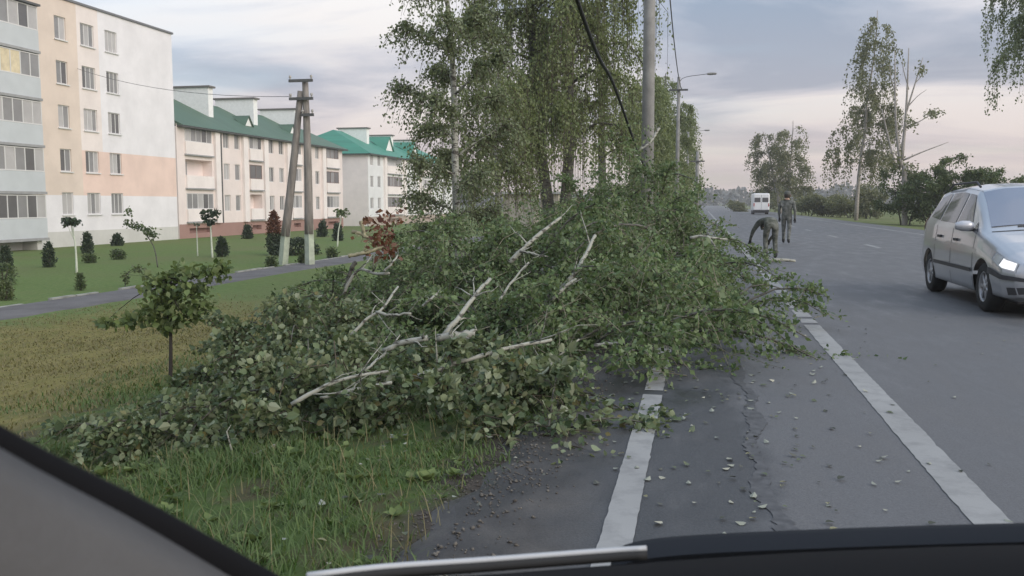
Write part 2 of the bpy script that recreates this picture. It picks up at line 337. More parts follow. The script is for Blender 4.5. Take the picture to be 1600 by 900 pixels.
# asphalt sheet with a ragged left edge
yr = np.concatenate([[-60, -20], np.arange(-4, 30, 0.12), np.arange(30, 120, 3.0), [200, 400, 900, 2000]])
le = -1.14 + 0.05 * np.sin(yr * 1.7) + 0.04 * np.sin(yr * 4.3 + 1) + 0.04 * np.sin(yr * 11.0)
V = []; Fq = []
for i, (y, l) in enumerate(zip(yr, le)): V += [(l, y, float(terr(l)) - 0.01), (l + 0.14, y, 0.002), (11.2, y, 0.004)]
for i in range(len(yr) - 1): a = i * 3; Fq += [(a, a + 1, a + 4, a + 3), (a + 1, a + 2, a + 5, a + 4)]
road = raw('road', V, Fq, asphalt_material()); tag(road, kind='structure')
def paint_material(wear):
    m = bpy.data.materials.new('road_paint'); m.use_nodes = True; t = m.node_tree; b = t.nodes['Principled BSDF']; b.inputs['Roughness'].default_value = 0.7
    tc = N(t, 'ShaderNodeTexCoord'); n = N(t, 'ShaderNodeTexNoise', i_Scale=5.0, i_Detail=8.0, i_Roughness=0.7); t.links.new(tc.outputs['Object'], n.inputs[0])
    n2 = N(t, 'ShaderNodeTexNoise', i_Scale=1.3, i_Detail=3.0); t.links.new(tc.outputs['Object'], n2.inputs[0])
    c = ramp(t, n.outputs[0], [(wear - 0.06, (0.10, 0.10, 0.10)), (wear, (0.25, 0.25, 0.245)), (wear + 0.2, (0.34, 0.34, 0.33))])
    c = mixc(t, 0.35, c, n2.outputs[0], 'MULTIPLY')
    t.links.new(c, b.inputs['Base Color']); return m
PM = paint_material(0.33)
def line(name, x, wid, y0, y1, parent, step=0.05, rag=0.0015):
    yy = np.arange(y0, y1 + 1e-6, step) if (y1 - y0) / step < 900 else np.linspace(y0, y1, 900)
    a = x - wid / 2 + rng.normal(0, rag, len(yy)); b_ = x + wid / 2 + rng.normal(0, rag, len(yy))
    V = []; Fq = []
    for i, y in enumerate(yy): V += [(a[i], y, 0.0065), (b_[i], y, 0.0065)]
    for i in range(len(yy) - 1): Fq.append((2 * i, 2 * i + 1, 2 * i + 3, 2 * i + 2))
    return raw(name, V, Fq, PM, parent)
line('shoulder_line', -0.31, 0.135, -2, 6.35, road); line('shoulder_line', -0.31, 0.135, 6.5, 18, road)
for a, b_ in ((-2, 10.45), (10.6, 11.0), (11.15, 11.9), (12.05, 13.9), (14.05, 18.0), (18.3, 40), (40, 160)): line('edge_line', 1.24, 0.175, a, b_, road, 0.06, 0.0025)
y = 3.0
while y < 190: line('lane_dash', 5.38, 0.15, y, y + 2.6, road, 0.1); y += 8.7
line('edge_line', 9.5, 0.16, 10, 190, road, 0.4)
seam = mat('tar_seam', (0.030, 0.030, 0.032), 0.5, col2=(0.075, 0.075, 0.078), scale=16)
V = []; Fq = []; yy = np.arange(3.0, 9.4, 0.04)
for i, y in enumerate(yy):
    c = 0.345 + 0.03 * math.sin(y * 2.3) + 0.02 * math.sin(y * 7); h = 0.026 + 0.028 * abs(math.sin(y * 1.9)) + 0.012 * math.sin(y * 9) + random.uniform(-0.014, 0.018)
    V += [(c - h, y, 0.0062), (c + h * 0.7, y, 0.0062)]
for i in range(len(yy) - 1): Fq.append((2 * i, 2 * i + 1, 2 * i + 3, 2 * i + 2))
raw('tar_seam', V, Fq, seam, road)
# footpath with kerb stones
PZ = -1.40
pathm = mat('footpath', (0.115, 0.108, 0.105), 0.9, 0.2, 1.2, bump=0.3)
pts = [(-18.0 + 0.3 * math.sin(y * 0.03), y) for y in np.arange(-5, 120, 2.5)]
V = []; Fq = []
for x, y in pts: V += [(x, y, float(terr(x)) + 0.03), (x + 2.0, y, float(terr(x + 2.0)) + 0.03), (x + 2.15, y, float(terr(x + 2.15)) - 0.04)]
for i in range(len(pts) - 1): Fq += [(3 * i, 3 * i + 1, 3 * i + 4, 3 * i + 3), (3 * i + 1, 3 * i + 2, 3 * i + 5, 3 * i + 4)]
path = raw('footpath', V, Fq, pathm); tag(path, kind='structure')
kerbm = mat('kerb_concrete', (0.27, 0.27, 0.24), 0.9, 0.3, 2)
kmesh = None
for y in np.arange(10, 70, 1.03):
    if random.random() < 0.22: continue
    if kmesh is None:
        o = MB().box(-0.07, 0.07, -0.49, 0.49, -0.12, 0.10).build('kerb_stone', kerbm, path); kmesh = o.data
    else: o = link(bpy.data.objects.new('kerb_stone', kmesh), path)
    x = -18.07 + 0.3 * math.sin(y * 0.03); o.location = (x, y, float(terr(x)) - 0.03 + random.uniform(-0.04, 0.015)); o.rotation_euler = (0, 0, random.uniform(-0.03, 0.03))

# ------------------------------------------------------------------ buildings
def facade(name, parent, X, Y0, Y1, Z0, Z1, holes, matsel, mats, depth=0.22, ysplit=(), zsplit=()):
    """wall facing +X with real openings and reveals; holes (y0,y1,z0,z1,depth)"""
    yc = sorted(set([Y0, Y1, *ysplit] + [h[0] for h in holes] + [h[1] for h in holes])); zc = sorted(set([Z0, Z1, *zsplit] + [h[2] for h in holes] + [h[3] for h in holes]))
    V = []; Fq = []; mi = []
    def q(a, b_, c, d, k): n = len(V); V.extend([a, b_, c, d]); Fq.append((n, n + 1, n + 2, n + 3)); mi.append(k)
    for i in range(len(yc) - 1):
        for j in range(len(zc) - 1):
            cy, cz = (yc[i] + yc[i + 1]) / 2, (zc[j] + zc[j + 1]) / 2
            if any(h[0] < cy < h[1] and h[2] < cz < h[3] for h in holes): continue
            q((X, yc[i], zc[j]), (X, yc[i + 1], zc[j]), (X, yc[i + 1], zc[j + 1]), (X, yc[i], zc[j + 1]), matsel(cy, cz))
    for h in holes:
        y0, y1, z0, z1 = h[:4]; d = h[4] if len(h) > 4 else depth; k = matsel((y0 + y1) / 2, (z0 + z1) / 2)
        q((X, y0, z0), (X, y0, z1), (X - d, y0, z1), (X - d, y0, z0), k); q((X, y1, z0), (X - d, y1, z0), (X - d, y1, z1), (X, y1, z1), k)
        q((X, y0, z0), (X - d, y0, z0), (X - d, y1, z0), (X, y1, z0), k); q((X, y0, z1), (X, y1, z1), (X - d, y1, z1), (X - d, y0, z1), k)
        q((X - d, y0, z0), (X - d, y0, z1), (X - d, y1, z1), (X - d, y1, z0), k)
    return raw(name, V, Fq, mats, parent, mi=mi)
PANES = ['pane_dark', 'pane_mid', 'pane_mid', 'pane_pale', 'pane_pale']
def window(parent, X, y0, y1, z0, z1, n=2, fm='frame', sill=True, panes=None, fw=0.06, name='window'):
    """frame in the opening (recessed) with panes as sub-parts"""
    mb = MB(); xa, xb = X - 0.14, X - 0.08
    mb.box(xa, xb, y0, y1, z0, z0 + fw); mb.box(xa, xb, y0, y1, z1 - fw, z1)
    wv = (y1 - y0) / n; e = 0.002
    for i in range(n + 1):
        c = y0 + i * wv; a, b_ = (c, c + fw) if i == 0 else ((c - fw, c) if i == n else (c - fw / 2, c + fw / 2))
        mb.box(xa + e, xb - e, a, b_, z0 + fw, z1 - fw)
    o = mb.build(name, M[fm], parent)
    for i in range(n):
        pm = random.choice(panes or PANES)
        a, b_ = y0 + i * wv + fw / 2, y0 + (i + 1) * wv - fw / 2
        MB().box(xa + 0.012, xa + 0.03, a, b_, z0 + fw, z1 - fw).build('pane', M[pm], o)
    if sill: MB().box(X - 0.05, X + 0.09, y0 - 0.08, y1 + 0.08, z0 - 0.07, z0 - 0.004).build('sill', M['sill'], o)
    return o
def wall_mat(name, c): return mat(name, c, 0.92, 0.06, 0.6, bump=0.15, bscale=8)
wm = [wall_mat('render_offwhite', (0.74, 0.72, 0.735)), wall_mat('render_beige', (0.67, 0.565, 0.485)), wall_mat('render_peach', (0.74, 0.565, 0.49)), wall_mat('render_pinkwhite', (0.75, 0.675, 0.64)), wall_mat('render_plinth', (0.55, 0.54, 0.51))]
BX = -40.4
def cv(Y, xo=-42.0, xn=None): return yx(1094 + 1400 * xo / Y, BX - 0.1 if xn is None else xn)
GZ0 = -1.46
b1 = empty('apartment_building', (BX, 55, GZ0)); tag(b1, 'five-storey apartment block with white, beige and peach walls and flat roof', 'building')
def child(o, p): o.parent = p; o.matrix_parent_inverse = Matrix.Translation(-Vector(p.location)); return o
def P(p):           # parent keeps its world place: geometry is written in world coordinates under an origin-shifted root
    return p
# roots that carry world-space children sit at the origin of their thing through an inverse shift
class Root:
    pass
def fixchildren(root):
    inv = Matrix.Translation(-Vector(root.location))
    for c in root.children: c.matrix_parent_inverse = inv
holes = []; wins = []; YA, YB = 36.0, cv(72.0)
for s in range(5):
    zt = 2.08 + 2.8 * s
    for (a, b_, n) in ((cv(59.07), cv(60.12), 2), (cv(61.5), cv(62.85), 3), (cv(64.0), cv(65.3), 3)):
        holes.append((a, b_, zt - 1.45, zt)); wins.append((a, b_, zt - 1.45, zt, n))
def sel1(y, z):
    if z < -0.45: return 4
    if y < cv(61.15): return 1 if z > 1.9 else 0
    if z > 4.9: return 3 if y < cv(63.3) else 0
    if z > 1.9: return 2
    return 0
facade('facade', b1, BX, YA, YB, GZ0 - 0.3, 14.4, holes, sel1, wm, ysplit=(cv(61.15), cv(63.3)), zsplit=(-0.45, 1.9, 4.9))
for a, b_, z0, z1, n in wins: window(b1, BX, a, b_, z0, z1, n)
mb = MB(); mb.quad((BX, YA, -1.8), (BX - 12, YA, -1.8), (BX - 12, YA, 14.4), (BX, YA, 14.4)); mb.quad((BX, YB, -1.8), (BX, YB, 14.4), (BX - 12, YB, 14.4), (BX - 12, YB, -1.8)); mb.quad((BX - 12, YA, -1.8), (BX - 12, YB, -1.8), (BX - 12, YB, 14.4), (BX - 12, YA, 14.4))
mb.build('wall', wm[0], b1)
MB().box(BX - 12.1, BX + 0.10, YA - 0.1, YB + 0.12, 14.402, 14.55).build('roof', mat('roof_trim', (0.16, 0.16, 0.17), 0.8), b1)
# glazed balcony stack
balm = mat('balcony_panel', (0.50, 0.525, 0.54), 0.75, 0.04, 1.0); slabm = mat('balcony_slab', (0.30, 0.30, 0.30), 0.9, 0.1)
bx0, bx1, by0, by1 = BX + 0.004, BX + 1.25, 37.0, cv(57.75, -42, BX + 1.25)
for s in range(5):
    z0 = -0.72 + 2.8 * s
    bal = MB().box(bx0, bx1, by0, by1, z0, z0 + 1.18).build('balcony', balm, b1)
    MB().box(bx0, bx1 + 0.06, by0 - 0.06, by1 + 0.06, z0 - 0.16, z0 - 0.004).build('slab', slabm, bal)
    wz0, wz1 = z0 + 1.19, z0 + 2.6
    fr = MB(); n = 14; wv = (by1 - by0) / n
    fr.box(bx1 - 0.07, bx1 - 0.01, by0, by1, wz0, wz0 + 0.07); fr.box(bx1 - 0.07, bx1 - 0.01, by0, by1, wz1 - 0.06, wz1)
    for i in range(n + 1):
        c = min(max(by0 + i * wv, by0 + 0.04), by1 - 0.04); fr.box(bx1 - 0.068, bx1 - 0.012, c - 0.035, c + 0.035, wz0 + 0.07, wz1 - 0.06)
    wdw = fr.build('window_band', M['frame'], b1)
    for i in range(n):
        pm = 'pane_warm' if (s == 3 and i not in (12, 9, 13)) else random.choice(PANES)
        MB().box(bx1 - 0.055, bx1 - 0.035, by0 + i * wv + 0.02, by0 + (i + 1) * wv - 0.02, wz0 + 0.07, wz1 - 0.06).build('pane', M[pm], wdw)
    MB().box(bx0, bx1 - 0.08, by1 - 0.12, by1 - 0.002, z0 + 1.185, z0 + 2.62).build('end_wall', balm, b1)
    MB().box(bx0, bx1 - 0.08, by0 + 0.002, by0 + 0.12, z0 + 1.185, z0 + 2.62).build('end_wall', balm, b1)
MB().box(bx0, bx1 + 0.15, by0 - 0.1, by1 + 0.12, 13.12, 13.24).build('balcony_roof', M['metal_dark'], b1)
for y in (38, 43, by1 - 0.5): MB().box(bx0, bx1 - 0.2, y - 0.2, y + 0.2, GZ0 - 0.3, -0.885).build('balcony_pier', wm[4], b1)
fixchildren(b1)

# three-storey blocks with green roofs
def low_block(label, Y0, Y1, roofc, bays, hip0, hip1, chims, dormers, plinthc, tint, endwall):
    X = BX - 0.1; ze = 7.42; Y0 = cv(Y0); Y1 = cv(Y1); bays = [(k, cv(a), cv(e) if e else 0, o_) for k, a, e, o_ in bays]; chims = [(x0 + 1.5, x1 + 1.5, cv(yc, x1, x1 + 1.5), dy, zt) for x0, x1, yc, dy, zt in chims]; dormers = [(cv(yc, xd, xd + 1.5), xd + 1.5, sz, c_) for yc, xd, sz, c_ in dormers]
    b = empty('apartment_building', (X, (Y0 + Y1) / 2, GZ0)); tag(b, label, 'building')
    ms = [wall_mat('render_cream', tint), wall_mat('plinth', plinthc), wall_mat('render_white', (0.79, 0.725, 0.695))]
    holes = []; W = []; B = []
    for k, a, e, opt in bays:
        for s in range(3):
            z0 = -0.05 + 2.72 * s
            if k == 'w': holes.append((a, e, z0 + 0.75, z0 + 2.15)); W.append((a, e, z0 + 0.75, z0 + 2.15, 2 if e - a > 1 else 1))
            if k == 'b': holes.append((a, e, z0 + 0.95, z0 + 2.25, 0.9)); B.append((a, e, z0, s, opt))
        if k == 'b': holes.append((a + 0.3, e - 0.3, -1.05, -0.65, 0.5))
    facade('facade', b, X, Y0, Y1, GZ0 - 0.3, ze, holes, lambda y, z: 1 if z < -0.3 else 0, ms, zsplit=(-0.3,))
    for a, e, z0, z1, n in W: window(b, X, a, e, z0, z1, n, sill=False)
    for a, e, z0, s, opt in B:
        p = MB().box(X + 0.003, X + 0.16, a - 0.05, e + 0.05, z0 - 0.05, z0 + 0.95).build('balcony_panel', ms[2], b)
        MB().box(X + 0.003, X + 0.22, a - 0.1, e + 0.1, z0 - 0.17, z0 - 0.054).build('slab', slabm, p)
        st = opt[s]
        if st == 'g': window(b, X + 0.12, a, e, z0 + 0.952, z0 + 2.24, max(2, int((e - a) / 0.7)), sill=False, name='balcony_glazing')
        elif st == 'd': window(b, X + 0.12, a, e, z0 + 0.952, z0 + 2.24, max(2, int((e - a) / 0.9)), 'frame_brown', False, ['pane_dark', 'pane_mid'], name='balcony_glazing')
        else:
            wd = window(b, X - 0.72, a + 0.25, a + 0.25 + min(1.3, (e - a) * 0.5), z0 + 0.96, z0 + 2.1, 2, sill=False, name='balcony_door')
    for k, a, e, opt in bays:
        if k == 'p': MB().box(X + 0.003, X + 0.26, a, e, -0.28, ze - 0.05).build('pilaster', ms[2], b)
        if k == 'd': MB().tube([(X + 0.1, a, -0.3), (X + 0.1, a, ze - 0.1)], 0.06, 8).build('drainpipe', M['metal_dark'], b)
    mb = MB(); XB = X - 13.0
    mb.quad((X, Y0, -1.8), (XB, Y0, -1.8), (XB, Y0, ze), (X, Y0, ze)); mb.quad((X, Y1, -1.8), (X, Y1, ze), (XB, Y1, ze), (XB, Y1, -1.8)); mb.quad((XB, Y0, -1.8), (XB, Y1, -1.8), (XB, Y1, ze), (XB, Y0, ze))
    mb.build('wall', ms[2], b)
    MB().box(X - 12.9, X + 0.55, Y0 - (0.5 if endwall else -0.1), Y1 + 0.5, ze - 0.02, ze + 0.10).build('eave', M['metal_dark'], b)
    rm = mat('roof_sheet', roofc, 0.6, 0.12, 0.5, stretch=(0.3, 4, 1), bump=0.2, bscale=3)
    xe, xr, zr = X + 0.6, X - 6.4, 10.9
    ya, yb = Y0 - (0.55 if endwall else -0.08), Y1 + 0.55; z0 = ze + 0.104
    mb = MB(); xl = 2 * xr - xe
    ra, rb = (xr, ya + hip0, zr), (xr, yb - hip1, zr)
    mb.quad((xe, ya, z0), (xe, yb, z0), rb, ra); mb.quad((xl, yb, z0), (xl, ya, z0), ra, rb); mb.quad((xl, ya, z0), (xe, ya, z0), ra); mb.quad((xe, yb, z0), (xl, yb, z0), rb)
    rf = mb.build('roof', rm, b)
    def zroof(x): return z0 + (zr - z0) * (xe - x) / (xe - xr)
    wmx = mat('chimney_render', (0.78, 0.78, 0.76), 0.9, 0.05)
    for (x0, x1, yc, dy, zt) in chims:
        MB().box(x0, x1, yc, yc + dy, zroof(x1) - 0.8, zt).build('ventilation_block', wmx, rf)
        MB().box(x0 - 0.2, x1 + 0.2, yc - 0.15, yc + dy + 0.15, zt + 0.003, zt + 0.16).build('block_cap', mat('cap', (0.15, 0.14, 0.13), 0.8), rf)
    for (yc, xd, sz, col) in dormers:
        zb = zroof(xd); d = MB(); xb = xd - sz * 2.2
        d.quad((xd, yc - sz, zb), (xd, yc + sz, zb), (xd, yc, zb + sz * 1.25)); d.build('dormer_face', wmx, rf)
        d = MB(); zt = zb + sz * 1.25 + 0.03
        d.quad((xd + 0.2, yc - sz * 1.15, zb - 0.08), (xd + 0.2, yc, zt), (xb, yc, zt), (xd - sz * 0.1, yc - sz * 1.15, zb - 0.08)); d.quad((xd + 0.2, yc + sz * 1.15, zb - 0.08), (xd - sz * 0.1, yc + sz * 1.15, zb - 0.08), (xb, yc, zt), (xd + 0.2, yc, zt))
        d.build('dormer_roof', rm, rf)
    fixchildren(b)
    return b
low_block('three-storey cream apartment block with dark green roof behind the A-shaped pole', 72.35, 105.6, (0.072, 0.128, 0.082), [
    ('b', 73.5, 77.5, 'gon'.replace('n', 'g')), ('p', 77.75, 78.5, 0), ('d', 78.9, 0, 0), ('w', 79.4, 80.4, 0), ('w', 81.3, 82.2, 0), ('p', 82.5, 83.3, 0), ('b', 83.9, 86.2, 'odg'), ('p', 86.4, 87.2, 0),
    ('w', 87.7, 88.7, 0), ('w', 89.8, 90.8, 0), ('p', 91.2, 92.0, 0), ('b', 92.5, 94.7, 'ggg'), ('p', 95.0, 95.8, 0), ('w', 96.2, 97.1, 0), ('w', 98.2, 99.2, 0), ('p', 99.7, 100.5, 0), ('b', 101.0, 104.4, 'gdd')],
    0.02, 3.5, [(-48.7, -44.6, 82, 0.8, 11.65), (-48.7, -44.6, 90.2, 0.8, 11.55), (-48.7, -44.6, 99.3, 0.8, 11.45)],
    [(87.6, -43.9, 0.75, 0), (97.0, -43.9, 0.75, 0)], (0.33, 0.20, 0.17), (0.75, 0.66, 0.625), False)
low_block('three-storey white apartment block with bright teal-green hipped roof', 113.7, 152, (0.05, 0.22, 0.15), [
    ('w', 114.4, 115.5, 0), ('w', 117, 118.1, 0), ('p', 119.2, 120, 0), ('b', 120.5, 126.5, 'ddo'), ('p', 127, 128, 0), ('w', 129, 130, 0), ('w', 132, 133, 0), ('p', 134, 135, 0), ('b', 136, 140, 'ogo'), ('w', 142, 143, 0), ('w', 146, 147, 0)],
    5.0, 5.0, [(-49, -45, 121.5, 0.9, 11.25), (-49, -45, 131, 0.9, 11.0), (-49, -45, 141, 0.9, 11.0)], [(126, -43.6, 1.5, 0), (137, -43.6, 1.5, 0)], (0.40, 0.33, 0.28), (0.71, 0.71, 0.71), True)

# low pale slab structures seen between the trunks
slab_m = mat('pale_slab', (0.42, 0.38, 0.32), 0.9, 0.12, 2)
for i, (xa, xb, ya, yb, Y, lab) in enumerate([(786, 834, 300, 336, 62, 'low pale shed with flat roof and dark shade panel beyond the birches'), (844, 872, 300, 334, 66, 'low pale shed with a dark shade panel at its base beside the thick birch trunk')]):
    a = at(xa, yb, Y); b_ = at(xb, ya, Y); zt = float(terr((a[0] + b_[0]) / 2))
    s_ = empty('shed', ((a[0] + b_[0]) / 2, Y, zt)); tag(s_, lab, 'shed')
    MB().box(a[0], b_[0], Y, Y + 2, zt - 0.1, b_[2] - 0.15).build('wall', slab_m, s_)
    MB().box(a[0] - 0.2, b_[0] + 0.2, Y - 0.3, Y + 2.2, b_[2] - 0.147, b_[2]).build('roof', M['concrete_lt'], s_)
    MB().box(a[0] + 0.25, a[0] + (b_[0] - a[0]) * 0.72, Y - 0.03, Y - 0.003, zt + 0.12, zt + 0.75).build('opening', mat('shade_panel', (0.05, 0.04, 0.035), 0.9), s_)  # flat dark sheet on the wall, painted shade in place of a gap
    fixchildren(s_)
p0 = at(898, 318, 58)
s_ = empty('brick_cabinet', (p0[0], 58, float(terr(p0[0])))); tag(s_, 'small red brick cabinet with pale lid behind the birch trunks', 'cabinet')
MB().box(p0[0] - 0.5, p0[0] + 0.5, 58, 58.8, float(terr(p0[0])) - 0.1, p0[2] + 0.35).build('body', mat('red_brick', (0.26, 0.13, 0.10), 0.9, 0.3, 6), s_)
MB().box(p0[0] - 0.58, p0[0] + 0.58, 57.9, 58.9, p0[2] + 0.353, p0[2] + 0.45).build('lid', M['concrete_lt'], s_); fixchildren(s_)

# ------------------------------------------------------------------ poles and wires
wood = mat('weathered_pole_wood', (0.23, 0.205, 0.185), 0.9, 0.25, 3, stretch=(3, 3, 0.4)); footm = mat('limewashed_foot', (0.42, 0.46, 0.36), 0.9, 0.15, 3)
f1, f2 = gnd(441, 414), gnd(484, 402); f2[1] = f1[1]; f2[0] = at(484, 402, f1[1])[0]; f2[2] = terr(f2[0]); tp = at(473, 124, f1[1])
ap = empty('utility_pole', tuple((f1 + f2) / 2)); tag(ap, 'A-shaped wooden utility pole with two limewashed feet beside the footpath', 'utility pole')
for nm, f, off in (('leg', f1, -0.11), ('leg', f2, 0.11)):
    top = tp + np.array([off, 0, -0.5 if off < 0 else 0.0]); st = f + (top - f) * 0.22; f_ = f - np.array([0, 0, 0.3])
    MB().tube(curve_pts([f + (top - f) * 0.17, f + (top - f) * 0.6 + np.array([0.03, 0, 0]), top], 8), np.linspace(0.20, 0.135, 8), 10).build(nm, wood, ap, True)
    MB().tube([f_, st], [0.22, 0.20], 4).build('foot', footm, ap)
for h, wd in ((0.08, 0.55), (0.85, 0.55), (1.55, 0.42)):
    c = tp - np.array([0, 0, h]); x0, x1 = (c[0] - wd, c[0] + wd) if h < 1.5 else (c[0], c[0] + wd + 0.15)
    arm = MB().box(x0, x1, c[1] - 0.26, c[1] - 0.16, c[2] - 0.06, c[2] + 0.06).build('crossarm', M['metal_dark'], ap)
    for xx in np.linspace(x0 + 0.06, x1 - 0.06, 2):
        MB().lathe([(0.0, 0.0), (0.03, 0.0), (0.03, 0.06), (0.06, 0.08), (0.05, 0.16), (0.0, 0.18)], (xx, c[1] - 0.21, c[2] + 0.06), n=10).build('insulator', mat('insulator', (0.35, 0.33, 0.30), 0.3), arm)
fixchildren(ap)
def lamp_pole(label, x, y, h, r, arm, lamp=True, group=None):
    z = float(terr(x)); o = empty('lamp_pole', (x, y, z)); tag(o, label, 'lamp pole', group)
    MB().tube([(0, 0, -0.3), (0, 0, h * 0.5), (0, 0, h)], [r, r * 0.85, r * 0.68], 10).build('shaft', M['concrete'], o, True)
    if lamp:
        MB().tube(curve_pts([(0, 0, h - 0.5), (0.25, 0, h - 0.05), (arm, 0, h + 0.12)], 8), 0.016, 6).build('bracket', M['metal_dark'], o)
        MB().lathe([(0.0, -0.28), (0.05, -0.26), (0.075, -0.1), (0.06, 0.2), (0.0, 0.26)], (arm + 0.25, 0, h + 0.12), 'x', 10).build('lamp_head', M['concrete'], o)
    MB().box(-0.5, 0.5, -0.05 - r, -r * 0.6, h - 0.75, h - 0.66).build('crossarm', M['metal_dark'], o)
    return o
lamp_pole('thick concrete lamp pole rising out of the fallen foliage', -1.12, 19.2, 9.4, 0.145, 1.5)
lamp_pole('slimmer concrete lamp pole standing before the roadside birch row', -1.3, 50, 8.2, 0.12, 1.5)
lamp_pole('concrete lamp pole with cable at the rear end of the overhead line', -1.2, -14, 9.4, 0.165, 1.5)
lamp_pole('short concrete post at the far road edge beyond the fallen birch', -0.30, 66, 5.1, 0.16, 0.3, False)
lamp_pole('thin distant concrete lamp pole at the end of the birch row', -1.3, 88, 8.2, 0.145, 1.5)
cable = curve_pts([(-1.2, -13.8, 8.7), (-1.25, -2, 5.6), at(900, -5, 8.6), at(960, 135, 13.0), at(1000, 245, 17.2), at(1028, 302, 20.0), (-0.9, 21.5, 0.5), (-0.7, 22.5, 0.05)], 60)
tag(MB().tube(cable, 0.022, 6).build('fallen_cable', mat('cable_black', (0.012, 0.012, 0.012), 0.6), None, True), 'thick black overhead cable sagging down into the fallen foliage', 'cable')
def sag(a, b_, s, n=14): t = np.linspace(0, 1, n)[:, None]; p = np.array(a) * (1 - t) + np.array(b_) * t; p[:, 2] -= s * 4 * t[:, 0] * (1 - t[:, 0]); return p
tag(MB().tube(sag((-1.0, 19.1, 8.7), (-1.15, 49.9, 7.5), 0.9), 0.02, 5).build('overhead_wire', M['metal_dark']), 'thin wire strung from the thick lamp pole to the slimmer one', 'wire')
tag(MB().tube(sag(tuple(tp + np.array([-0.45, -0.21, -0.75])), (BX + 0.05, cv(61.0), 10.2), 0.5), 0.013, 4).build('overhead_wire', M['metal_dark']), 'thin wire from the A-shaped pole to the five-storey block', 'wire')

# ------------------------------------------------------------------ foliage helpers
LEAF_N = np.array([(0, 0, 0), (-0.30, 0.25, 0.07), (-0.34, 0.55, 0.08), (0, 1.0, -0.06), (0.34, 0.55, 0.08), (0.30, 0.25, 0.07)])
LEAF_NF = [(0, 3, 2, 1), (0, 5, 4, 3)]
LEAF_F = np.array([(0, 0, 0), (-0.36, 0.45, 0.06), (0, 1.0, 0), (0.36, 0.45, 0.06)]); LEAF_FF = [(0, 3, 2, 1)]
def leaves(name, Pz, D, Nn, S, m, parent=None, nearshape=False):
    T, FF = (LEAF_N, LEAF_NF) if nearshape else (LEAF_F, LEAF_FF)
    D = unit(D); side = unit(np.cross(D, Nn)); nn = np.cross(side, D); S = np.asarray(S)[:, None, None]
    V = Pz[:, None] + S * (T[None, :, 0, None] * side[:, None] + T[None, :, 1, None] * D[:, None] + T[None, :, 2, None] * nn[:, None])
    k = len(T); base = (np.arange(len(Pz)) * k)[:, None]
    L = np.concatenate([np.array(f)[None] + base for f in FF], 1).ravel(); ls = np.tile([len(f) for f in FF], len(Pz))
    return fast(name, V.reshape(-1, 3), L, ls, m, parent)
def rdir(n, r=None): v = (r or rng).normal(0, 1, (n, 3)); return unit(v)
def twigmesh(name, S, Mid, E, r0, m, parent):
    """many 3-sided thin twigs through start/mid/end"""
    n = len(S); pts = np.stack([S, Mid, E], 1); T = unit(E - S); A = unit(np.cross(T, rdir(n))); B = np.cross(T, A)
    a = np.arange(3) * 2 * math.pi / 3; rr = np.array([1.0, 0.75, 0.35])
    r0 = np.broadcast_to(np.asarray(r0, float), (n,))
    off = np.cos(a)[None, :, None] * A[:, None] + np.sin(a)[None, :, None] * B[:, None]
    V = pts[:, :, None] + (r0[:, None] * rr[None])[:, :, None, None] * off[:, None]
    base = (np.arange(n) * 9)[:, None]; fs = [(i * 3 + j, i * 3 + (j + 1) % 3, i * 3 + 3 + (j + 1) % 3, i * 3 + 3 + j) for i in range(2) for j in range(3)]
    L = np.concatenate([np.array(f)[None] + base for f in fs], 1).ravel()
    return fast(name, V.reshape(-1, 3), L, np.full(n * 6, 4), m, parent)
